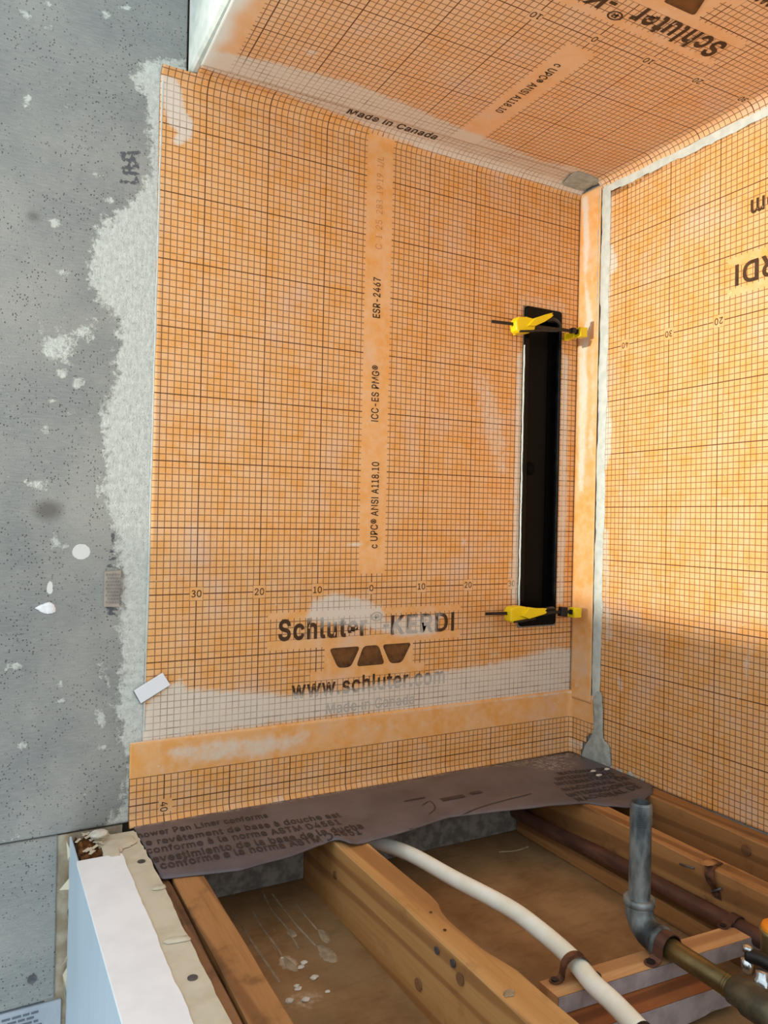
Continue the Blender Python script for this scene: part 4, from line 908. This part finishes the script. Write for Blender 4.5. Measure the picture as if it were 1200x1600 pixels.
for k in range(14):
    x, y = xl + .008 + .042 * rng.random(), -.012 - .07 * rng.random(); a = rng.random() * 3
    M_ = Matrix.Translation((x, y, CZ + .002)) @ Matrix.Rotation(a, 4, 'Z') @ Matrix.Rotation(.4 * rng.random(), 4, 'X')
    box('paper_shred', (-.006, -.0018, 0), (.006, .0018, .0008), PAPER, rt, 0, M_)
patch('torn_paper', [(160, 1322), (176, 1313), (205, 1306), (212, 1318), (190, 1328), (186, 1340), (160, 1338)], 2, CZ + .0005, .003, PAPER, curb, .002)
def lump(name, c, r, mat, label=None, cat=None, group=None, parent=None, sq=(1, 1, 1), seed=0):
    bm = bmesh.new(); bmesh.ops.create_icosphere(bm, subdivisions=2, radius=1)
    rr = np.random.default_rng(seed)
    for v in bm.verts:
        s = 1 + .35 * (rr.random() - .5); v.co = Vector((c[0] + v.co.x * r * sq[0] * s, c[1] + v.co.y * r * sq[1] * s, c[2] + max(v.co.z, -.55) * r * sq[2] * s))
    o = bm_obj(name, bm, mat, parent)
    return tag(o, label, cat, group) if label else o
lump('plaster_chunk', un(155, 1303, 2, CZ + .010), .011, PLAST, 'white plaster chunk lying at the back end of the curb', 'plaster', None, None, (1.2, .8, .5), 3)
for u, v in ((221, 1346), (301, 1528), (200, 1310)):
    disc('screw_head', un(u, v, 2, CZ + .0004), .0052 if u > 200 + 1 else .003, 2, .0006, NAILM, curb)
for pts in ([(237, 1391), (245, 1385), (258, 1384), (258, 1388), (246, 1391)], [(254, 1474), (266, 1468), (294, 1464), (296, 1469), (268, 1475)]):
    patch('torn_paper', pts, 2, CZ + .0004, .003, PAPER, curb, .0006)
# torn flaps between the curb's side and the grey board
for k, q in enumerate(([(93, 1392), (113, 1362), (112, 1392), (110, 1386)], [(95, 1505), (110, 1485), (110, 1492)], [(104, 1315), (111, 1330), (110, 1350), (105, 1340)], [(104, 1420), (111, 1412), (111, 1470), (106, 1475)], [(98, 1525), (111, 1495), (110, 1580), (104, 1590)])):
    P = [un(u, v, 1, -.004) for u, v in q]; P = [np.array((p[0], -.002 - .009 * ((i + k) % 2), p[2])) for i, p in enumerate(P)]
    n = len(P); V = P + [p + np.array((0, .0012, 0)) for p in P]
    mesh_obj('torn_paper', V, [tuple(range(n)), tuple(range(2 * n - 1, n - 1, -1))] + [(i, n + i, n + (i + 1) % n, (i + 1) % n) for i in range(n)], PAPER if k % 2 == 0 else BEIGE, curb)

# ================================================================== FLOOR FRAMING
def joist(label, xa, xb, y0, y1, mat, z0=ZF, z1=ZJ, fa=None, fb=None, n=70, seed=0, name='floor_joist', cat='joist'):
    r = root(name, ((xa + xb) / 2, (y0 + y1) / 2, z0), label, cat)
    y = np.linspace(y0, y1, n); wv = lambda k, a: a * (vnoise(y * 14, seed + k) - .5)
    L = xa + wv(1, .0018) + (fa(y) if fa else 0); R = xb + wv(2, .0018) + (fb(y) if fb else 0); T = z1 + wv(3, .0016)
    c = .0016
    prof = [(L, 0 * y + z0), (L, T - c), (L + c, T), (R - c, T), (R, T - c), (R, 0 * y + z0)]; m = len(prof)
    V = np.vstack([np.stack([a, y, b], 1) for a, b in prof]); F = []
    for k in range(m):
        A, B = k * n, ((k + 1) % m) * n
        for i in range(n - 1): F.append((A + i, A + i + 1, B + i + 1, B + i))
    F += [tuple(k * n for k in range(m)), tuple(k * n + n - 1 for k in range(m))[::-1]]
    mesh_obj('beam', V, F, mat, r)
    return r
j1 = joist('leftmost floor joist, dark-stained, lying alongside the curb', -.3685, -.3310, -1.3, -.004, WOODB, seed=3)
j2 = joist('thick pine floor joist in the middle with a notched edge and nail heads', -.1395, -.0960, -1.3, -.004, WOOD,
           fb=lambda y: -.0105 * np.clip(np.minimum((-.375 - y) / .03, (y + .53) / .045), 0, 1), seed=9)
j3 = joist('floor joist behind the metal riser, with the copper pipe along its side', .2840, .3170, -1.3, -.004, WOODB, seed=15)
j4 = joist('rightmost floor joist tight against the right wall', .4160, .4535, -1.3, -.004, WOODB, seed=27)
def side_disc(j, u, v, x, r, mat, name='nail'):
    disc(name, un(u, v, 0, x), r, 0, -.0014, mat, j)
xj = -.1405
for u, v in ((683, 1485), (708, 1505)): side_disc(j2, u, v, xj, .0042, NAILM)
side_disc(j2, 654, 1538, xj, .0070, WOODR, 'knot'); side_disc(j2, 719, 1530, xj, .0062, WOODR, 'knot'); side_disc(j2, 524, 1367, xj, .0055, WOODR, 'knot')
for u, v in ((673, 1425), (695, 1453)): disc('nail_hole', un(u, v, 2, ZJ + .0008), .002, 2, .0002, ROT, j2)
side_disc(j4, 1166, 1328, .4150, .008, WOODR, 'knot')
patch('plaster_smear', [(785, 1552), (795, 1546), (803, 1548), (800, 1556), (790, 1558)], 2, ZJ + .0006, .0008, GLUE, j2, .001)
joist('narrow splintered brown wood strip between curb and leftmost joist', -.3835, -.3720, -1.3, -.006, WOODR, ZF, ZJ - .003, fa=lambda y: -.0012 * vnoise(y * 80), seed=31, name='wood_strip', cat='wood strip')
for xa, xb, lb in ((-.3295, -.1405, 'grey blocking piece closing the left joist bay under the liner'), (-.0945, .2825, 'grey blocking piece closing the middle joist bay behind the white pipe')):
    bm = bmesh.new(); bm_box(bm, (xa, -.066, ZF + .001), (xb, -.030, ZJ - .012), .0015)
    tag(bm_obj('blocking', bm, CONC), lb, 'blocking')
tag(box('blocking', (.3185, -.066, ZF + .001), (.4145, -.030, ZJ - .012), CONC), 'grey blocking piece in the narrow bay beside the right wall', 'blocking')

for pts in ([(363, 1424), (400, 1480), (438, 1535)], [(395, 1424), (412, 1452), (432, 1478), (443, 1496)], [(410, 1392), (424, 1420), (446, 1446), (456, 1462)], [(425, 1396), (447, 1424), (470, 1452), (494, 1477)],
            [(463, 1412), (478, 1431), (496, 1452)], [(456, 1463), (462, 1472), (467, 1482)], [(780, 1331), (805, 1329), (825, 1323)]):
    P = smooth_path([un(u, v, 2, ZF + .0006) for u, v in pts], 8); d = np.gradient(P, axis=0); d /= np.linalg.norm(d, axis=1)[:, None]
    nv = np.stack([-d[:, 1], d[:, 0], 0 * d[:, 0]], 1); wd = .0010 + .0006 * vnoise(np.arange(len(P)) * .4, len(pts)); n = len(P)
    V = np.vstack([P + nv * wd[:, None], P + (0, 0, .0006), P - nv * wd[:, None]]); V[:n, 2] = ZF + .0001; V[2 * n:, 2] = ZF + .0001
    mesh_obj('glue_streak', V, [(k * n + i, k * n + i + 1, (k + 1) * n + i + 1, (k + 1) * n + i) for k in range(2) for i in range(n - 1)], GLUE, floor)
for c, p in (((508, 1464), [(496, 1452), (506, 1454), (513, 1466), (512, 1474), (502, 1468)]), ((512, 1492), [(494, 1477), (508, 1478), (522, 1492), (526, 1503), (514, 1503), (502, 1492)]), ((456, 1458), [(450, 1454), (460, 1454), (464, 1462), (456, 1464)]), ((450, 1505), [(442, 1494), (452, 1500), (466, 1514), (460, 1518), (446, 1510)])):
    patch('glue_drop', p, 2, ZF + .0001, .0008, GLUE, floor, .0003)

# cleats across the middle bay
AZ = -.385
def cleat(name, label, x0, x1, ya, yb, sk, z0, z1, top, face, jag=0):
    r = root(name, ((x0 + x1) / 2, (ya + yb) / 2, z0), label, 'cleat'); n = 30
    x = np.linspace(x0, x1, n); back = ya + sk * (x - x0); front = yb + sk * (x - x0)
    zb = z0 + jag * (vnoise(x * 60, 5)) * np.clip((x - x0) / (x1 - x0) * 1.6 - .5, 0, 1)
    V = np.vstack([np.stack([x, back, 0 * x + z1], 1), np.stack([x, front, 0 * x + z1], 1), np.stack([x, front, zb], 1), np.stack([x, back, 0 * x + z0], 1)]); F = []
    for k in (0, 2, 3):
        A, B = k * n, ((k + 1) % 4) * n
        for i in range(n - 1): F.append((A + i, B + i, B + i + 1, A + i + 1))
    F += [(0, 3 * n, 2 * n, n), (n - 1, 2 * n - 1, 3 * n - 1, 4 * n - 1)]
    mesh_obj('board', V, F, top, r)
    V2 = np.vstack([np.stack([x, front - .0008, 0 * x + z1 - .0006], 1), np.stack([x, front - .0008, zb], 1), np.stack([x, front + .0002, zb], 1), np.stack([x, front + .0002, 0 * x + z1 - .0006], 1)]); F = []
    for k in range(4):
        A, B = k * n, ((k + 1) % 4) * n
        for i in range(n - 1): F.append((A + i, B + i, B + i + 1, A + i + 1))
    o = mesh_obj('painted_face', V2, F, face, r); o['label'] = 'grey painted front face'
    return r
cleat('wood_cleat', 'upper pine cleat with grey front face carrying the pipe straps', -.0400, .2825, -.4985, -.5290, -.060, AZ - .019, AZ, WOODX, GREYP)
cleat('wood_cleat', 'lower broken cleat with wide grey front face at the bottom edge', -.0560, .1900, -.5260, -.5600, -.060, ZF + .001, AZ - .020, WOODD, GREYP, .012)

# ================================================================== PAN LINER
FR = np.array([(-.3850, -.172), (-.3815, -.179), (-.287, -.200), (-.2086, -.190), (-.147, -.172), (-.1385, -.180), (-.1301, -.2004), (-.0495, -.192), (.0517, -.1734), (.1376, -.189), (.2276, -.2056), (.2926, -.2243), (.3074, -.2440), (.3441, -.2560), (.395, -.248), (.426, -.2368), (.4505, -.215)])
XB = np.array([-.3850, -.30, 0, .30, .4505]); 
def liner_pt(x, t):
    yf = np.interp(x, FR[:, 0], FR[:, 1]); y = -.006 + (yf + .006) * t
    z = -.3358 + .0018 * (vnoise(x * 11 + 3, t * 2) - .5) + .0010 * (vnoise(x * 40, t * 5 + 9) - .5)
    z = z + .006 * np.exp(-((x + .132) / .012) ** 2) * np.clip((t - .75) / .25, 0, 1)
    z = z - .007 * np.exp(-((x - .365) / .032) ** 2) * np.clip((t - .5) / .5, 0, 1) ** 2
    z = z - .0015 * np.clip(1 - t / .22, 0, 1) ** 1.5 * np.clip((x + .1) / .3, 0, 1) - .0022 * np.clip((t - .93) / .07, 0, 1) ** 2
    xe = x + (t < 1) * np.where(x < -.30, -.0 + .004 * (t - .5), 0)
    return np.stack([xe, y, np.maximum(z, ZJ + .0016) if False else z], 1)
ln = root('pan_liner', (.03, -.1, ZJ), 'dark grey printed pan liner draped along the wall foot over the joists', 'liner')
nx, nt = 220, 26; xs = np.linspace(-.3845, .4500, nx); ts = np.linspace(0, 1, nt)
VV = np.vstack([liner_pt(xs, np.full(nx, t)) for t in ts]); FF = [(j * nx + i, (j + 1) * nx + i, (j + 1) * nx + i + 1, j * nx + i + 1) for j in range(nt - 1) for i in range(nx - 1)]
lo = mesh_obj('liner_sheet', VV, FF, LINER, ln, True)
at = lo.data.attributes.new('dust_or_light', 'FLOAT', 'POINT')
tt = np.repeat(ts, nx); xx = np.tile(xs, nt)
at.data.foreach_set('value', np.clip(1 - tt / (.10 + .22 * np.clip((xx - .22) / .15, 0, 1)), 0, 1) * .9 + .75 * np.exp(-(((xx - .36) / .05) ** 2 + ((tt - .25) / .12) ** 2)))
md = lo.modifiers.new('thickness', 'SOLIDIFY'); md.thickness = .0016; md.offset = -1
def on_liner(P):
    """drop points of the plane z=-.335 onto the liner"""
    P = np.asarray(P); yf = np.interp(P[:, 0], FR[:, 0], FR[:, 1]); t = np.clip((P[:, 1] + .006) / (yf + .006), 0, 1)
    q = liner_pt(P[:, 0], t); q[:, 2] += .0007; return q
def liner_text(s, a, b, cap, keep=None, bold=.02, shear=0):
    A, B = un(*a, 2, -.335), un(*b, 2, -.335); L = np.linalg.norm(B - A); e = (B - A) / L; nv = np.array([-e[1], e[0], 0])
    lettering(s, lambda q: on_liner(A + q[:, :1] / 100 * e + q[:, 1:] / 100 * nv), 0, L * 100, 0, cap, LINK, ln, bold=bold, shear=shear, lift=(0, 0, 1))
liner_text('hower Pan Liner conforms', (217, 1308), (420, 1276), 1.7)
liner_text('e revêtement de base à douche est', (229, 1320), (534, 1275), 1.75)
liner_text('conforme à la norme ASTM D4551', (229, 1333), (534, 1287), 1.8)
liner_text('evestimiento de la base de la ducha', (238, 1347), (569, 1294), 1.9)
liner_text('conforme a la norma ASTM D4551', (250, 1357), (566, 1303), 1.9)
for k, (s, a, b) in enumerate((('NATIONAL DE', (876, 1211), (950, 1203)), ('INTERNACIONAL', (872, 1219), (962, 1209)), ('INTERNATIONAL', (872, 1227), (968, 1214)), ('NACIONAL DE', (884, 1236), (985, 1217)), ('INTERNACIONAL', (892, 1245), (993, 1224)), ('NACIONAL DE', (905, 1252), (1003, 1230)))):
    liner_text(s, a, b, 1.35, bold=.025)
# faint moulded bars on the plain middle part
for pts, wd in (([(640, 1293), (700, 1280), (760, 1258), (830, 1240)], .0022), ([(690, 1250), (725, 1243)], .012), ([(735, 1240), (752, 1236)], .010), ([(660, 1258), (672, 1252), (680, 1262), (670, 1272)], .0018), ([(632, 1252), (664, 1246)], .004)):
    P = smooth_path([un(u, v, 2, -.335) for u, v in pts], 8); d = np.gradient(P, axis=0); d /= np.linalg.norm(d, axis=1)[:, None]; nv = np.stack([-d[:, 1], d[:, 0], 0 * d[:, 0]], 1)
    V = on_liner(np.vstack([P + nv * wd / 2, P - nv * wd / 2])); n = len(P)
    mesh_obj('moulded_mark', V, [(i, i + 1, n + i + 1, n + i) for i in range(n - 1)], LINK, ln)

# ================================================================== PIPES
pv = root('white_pipe', (0, -.4, -.37), 'bent white plastic pipe running out from under the liner', 'pipe')
wp = [np.array((-.060, -.10, -.376)), un(637, 1333, 2, -.371), un(710, 1373, 2, -.369), un(793, 1417, 2, -.368), un(843, 1453, 2, -.370), un(893, 1497, 2, -.372), un(927, 1537, 2, -.372), un(960, 1568, 2, -.372), un(1004, 1614, 2, -.372)]
wp = smooth_path(wp, 8); tube('pipe', wp, .0106, PVC, pv, 20)
e1 = wp[-1]; dv = (wp[-1] - wp[-3]) / np.linalg.norm(wp[-1] - wp[-3])
tube('black_end', [e1 - dv * .001, e1 + dv * .03, e1 + dv * .06], [.0112, .0112, .0112], DARK, pv, 20)

XG = .1235; BZ = -.3705
gp = root('riser_pipe', (XG, -.49, BZ), 'galvanized riser pipe with threaded top, elbow and brass run toward the viewer', 'pipe')
top = un(1002, 1253, 0, XG); el = un(1000, 1449, 2, BZ); el = np.array((XG, el[1], BZ)); top = np.array((XG, top[1], top[2]))
up = (top - el) / np.linalg.norm(top - el); R0 = .0128
b0 = el + up * .036
# open top: outer wall, lip, inner wall
tube('riser', [b0, b0 + (top - b0) * .4, top - up * .030, top - up * .029, top - up * .002, top], [R0, R0, R0, R0 - .0006, R0 - .0010, R0 - .0014], GALV, gp, 24, False)
tube('riser_bore', [top, top - up * .001, top - up * .05], [R0 - .0014, R0 - .0034, R0 - .0038], plain('dark_bore', lin(58, 66, 68), .6, .3, .2, 60), gp, 24, False)
for k in range(11):
    p = top - up * (.003 + .0023 * k)
    tube('thread', [p - up * .0010, p, p + up * .0010], [R0 - .0014, R0 + .0006, R0 - .0014], GALV, gp, 24, False)
for k in range(5):
    p = b0 + up * (.002 + .0023 * k); tube('thread', [p - up * .0011, p, p + up * .0011], [R0 - .0006, R0 + .0004, R0 - .0006], GALV, gp, 24, False)
fwd = np.array((0, -1, 0)); arc = [el + up * .030]
rad = .026
for a in np.linspace(0, math.pi / 2, 9): arc.append(el + up * rad * (1 - math.sin(a)) + fwd * rad * (1 - math.cos(a)))
arc.append(el + fwd * .030)
tube('elbow', arc, .0168, GALV, gp, 24)
tube('elbow_collar', [el + up * .0285, el + up * .0295, el + up * .037, el + up * .038], [.0168, .0188, .0188, .0165], GALV, gp, 24)
tube('elbow_collar', [el + fwd * .0285, el + fwd * .0295, el + fwd * .036, el + fwd * .037], [.0168, .0186, .0186, .0150], GALV, gp, 24)
ye = el[1]
ce = un(1142, 1545, 2, BZ)[1]
tube('brass_run', [el + fwd * .034, np.array((XG - .0005, (ye + ce) / 2, BZ)), np.array((XG - .001, ce - .004, BZ))], .0118, BRASS, gp, 24)
for k in range(3): tube('thread', [np.array((XG - .001, ce + .006 - .003 * k + d, BZ)) for d in (.0012, 0, -.0012)], [.0116, .0126, .0116], BRASS, gp, 24, False)
tube('coupling', [np.array((XG - .001, ce + d, BZ)) for d in (0, -.002, -.014, -.020, -.05, -.056)], [.0130, .0148, .0150, .0178, .0180, .0165], BRASSD, gp, 24)

cp = root('copper_pipe', (.262, -.4, -.372), 'brown oxidised copper pipe running along the side of a joist', 'pipe')
cpts = [np.array((.2680, -.05, -.4040)), un(860, 1298, 0, .2680), un(940, 1336, 0, .2670), un(1100, 1420, 0, .266), un(1180, 1463, 0, .265)]
cpts.append(cpts[-1] + (cpts[-1] - cpts[-2]) * .5); tube('pipe', smooth_path(cpts, 6), .0112, COPPER, cp, 18)
lower_wood = box('ledger_strip', (.2690, -1.3, ZF + .001), (.2835, -.07, ZF + .026), WOODB, None, .001)
tag(lower_wood, 'low wood strip along the joist foot below the copper pipe', 'wood strip')

def strap(name, c, along, r, w_, mat, label, group=None, base_z=AZ, sides=(1, 1), foot=.016):
    """bent metal strap over a pipe with a screwed foot on each side"""
    c = np.array(c, float); al = np.array(along, float); al /= np.linalg.norm(al); sd = np.array((al[1], -al[0], 0.0)); sd /= np.linalg.norm(sd)
    if sd[0] > 0: sd = -sd
    pr = []
    h = c[2] - base_z
    if sides[0]: pr += [(r + foot, -h + .001), (r + .005, -h + .001), (r + .001, -h + .005)]
    for a in np.linspace(0, math.pi, 13): pr.append((r * math.cos(a), r * math.sin(a)))
    if sides[1]: pr += [(-r - .001, -h + .005), (-r - .005, -h + .001), (-r - foot, -h + .001)]
    rt_ = root(name, c - np.array((0, 0, h)), label, 'strap', group)
    V = []; th = .0012
    n = len(pr); cen = np.array(pr)
    tg = np.gradient(cen, axis=0); tg /= np.linalg.norm(tg, axis=1)[:, None]; nm = np.stack([-tg[:, 1], tg[:, 0]], 1)
    for s, o in ((-1, 0), (1, 0), (1, 1), (-1, 1)):
        q = cen - nm * th * o * (1)
        V.append(c + sd * q[:, :1] + np.array((0, 0, 1)) * q[:, 1:] + al * s * w_ / 2)
    V = np.vstack(V); F = []
    for k in range(4):
        A, B = k * n, ((k + 1) % 4) * n
        for i in range(n - 1): F.append((A + i, A + i + 1, B + i + 1, B + i))
    F += [(0, n, 2 * n, 3 * n), (n - 1, 4 * n - 1, 3 * n - 1, 2 * n - 1)]
    mesh_obj('band', V, F, mat, rt_)
    for s, k in ((1, 0), (-1, 1)):
        if not sides[k]: continue
        p = c + sd * s * (r + foot - .001); p[2] = base_z + .0014
        # rounded foot end and its screw
        disc('foot', p - np.array((0, 0, .0012)), w_ * .52, 2, .0014, mat, rt_, 16); disc('screw', p + np.array((0, 0, .0002)), w_ * .34, 2, .0018, DARK, rt_, 12)
    return rt_
i_ = int(np.argmin(abs(wp[:, 1] + .517))); wc = wp[i_]
strap('pipe_strap', (wc[0] - .0045, wc[1] + .003, AZ + .0125), wp[i_ + 2] - wp[i_ - 2], .0150, .012, RUST, 'rusty metal strap arching beside the white pipe on the cleat', None, AZ + .0005, (1, 1), .011)
ys = un(1042, 1478, 2, BZ)[1]
strap('pipe_strap', (XG, ys, BZ), (0, -1, 0), .0150, .015, COPPER, 'brown metal strap holding the brass run just past the elbow', None, AZ + .0005, (1, 1), .012)
pc = smooth_path(cpts, 6); i_ = int(np.argmin(abs(pc[:, 1] + .512)))
strap('pipe_strap', (pc[i_][0], pc[i_][1], pc[i_][2]), (0, -1, 0), .0126, .012, COPPER, 'small brown strap holding the copper pipe on the cleat\'s right end', None, AZ + .0005, (1, 0), .012)

# rusty bent hanger with two nails on the joist behind the riser
hg = root('rusty_hanger', un(1110, 1370, 2, ZJ), 'rusty bent hanger strap nailed over the joist edge', 'hanger')
hx_ = .2840
hy = un(1104, 1365, 0, hx_)[1]
pr = [(hx_ + .024, ZJ + .0015), (hx_ + .010, ZJ + .0035), (hx_ - .001, ZJ + .002), (hx_ - .007, ZJ - .008), (hx_ - .006, ZJ - .018), (hx_ - .0012, ZJ - .026), (hx_ - .0012, ZJ - .036)]
pr = smooth_path(pr, 4); n = len(pr)
V = np.vstack([np.stack([pr[:, 0], np.full(n, hy + s) - .018 * np.linspace(0, 1, n), pr[:, 1]], 1) for s in (.007, -.007)] + [np.stack([pr[:, 0] + .0008, np.full(n, hy + s) - .018 * np.linspace(0, 1, n), pr[:, 1] - .0008], 1) for s in (-.007, .007)])
F = [(k * n + i, k * n + i + 1, ((k + 1) % 4) * n + i + 1, ((k + 1) % 4) * n + i) for k in range(4) for i in range(n - 1)]
mesh_obj('strap_band', V, F, RUST, hg)
for a, b in (((1062, 1350), (1084, 1357)), ((1112, 1394), (1127, 1388))):
    A, B = un(*a, 0, hx_ - .003), un(*b, 0, hx_ - .003); tube('nail', [A, (A + B) / 2, B], .0014, NAILM, hg, 8)
lump('wood_splinter', un(1108, 1348, 2, ZJ + .004), .010, WOODB, None, None, None, hg, (1.3, .8, .22), 8)

# valve at the right edge of the picture
VX, VY = un(1214, 1455, 2, -.335)[:2]
vv = root('shower_valve', (VX, VY, -.36), 'brass valve body with orange cap and dark bracket at the right edge', 'valve')
tube('valve_body', [np.array((VX, VY, z)) for z in (-.395, -.340, -.338, -.334, -.3335)], [.0165, .0165, .0185, .0185, .016], plain('valve_brass', lin(150, 138, 92), .35, .6, .08, 30), vv, 28)
tube('orange_cap', [np.array((VX, VY, z)) for z in (-.334, -.331, -.328, -.3275)], [.0165, .0165, .0150, .0090], ORANGE, vv, 28, False)
tube('cap_socket', [np.array((VX, VY, z)) for z in (-.3275, -.334)], [.0090, .0080], DARK, vv, 20)
s0 = un(1168, 1492, 2, -.350); s1 = un(1212, 1512, 2, -.350)
tube('bracket_arm', smooth_path([s0, (s0 + s1) / 2 + np.array((0, 0, .002)), s1], 5), [.0078] * 11, DARK, vv, 14)
tube('screw_head', [s0 + np.array((0, 0, z)) for z in (.004, .0085, .0105, .0110)], [.0058, .0058, .0042, .0012], CHROME, vv, 16)
tube('bracket_stub', [s0 + np.array((0, 0, z)) for z in (-.004, -.014, -.020)], [.0070, .0062, .0052], CHROME, vv, 14)
p0 = un(1190, 1535, 2, -.36)
tube('chrome_neck', [p0 + np.array((0, 0, z)) for z in (.012, .006, .004, -.03)], [.0060, .0062, .0085, .0085], CHROME, vv, 18)

# plaster crumbs
for k, (u, v, r) in enumerate(((475, 1505, .0055), (470, 1512, .005), (491, 1528, .006), (463, 1541, .004), (466, 1546, .005), (452, 1565, .006), (478, 1563, .006), (512, 1550, .0035), (441, 1497, .0025))):
    p = un(u, v, 2, ZF); lump('plaster_crumb', (p[0], p[1], ZF + r * .2), r * .7, PLAST, 'pale plaster crumb on the brown subfloor of the left bay', 'crumb', 'plaster crumbs on the left bay floor', None, (1.3, 1, .4), 40 + k)
for k, (u, v) in enumerate(((927, 1206), (948, 1203), (936, 1212))):
    p = on_liner(np.array([un(u, v, 2, -.335)]))[0]; lump('plaster_crumb', p + np.array((0, 0, .001)), .004, PLAST, 'white crumb on the liner near the inside corner', 'crumb', 'crumbs on the liner', None, (1.6, .8, .5), 60 + k)

# unseen light blocker added to the left: its top edge shades the lower wall
wl = box('light_blocker', (-1.86, -2.6, -.95), (-1.76, .012, .285), MUD); tag(wl, kind='structure')
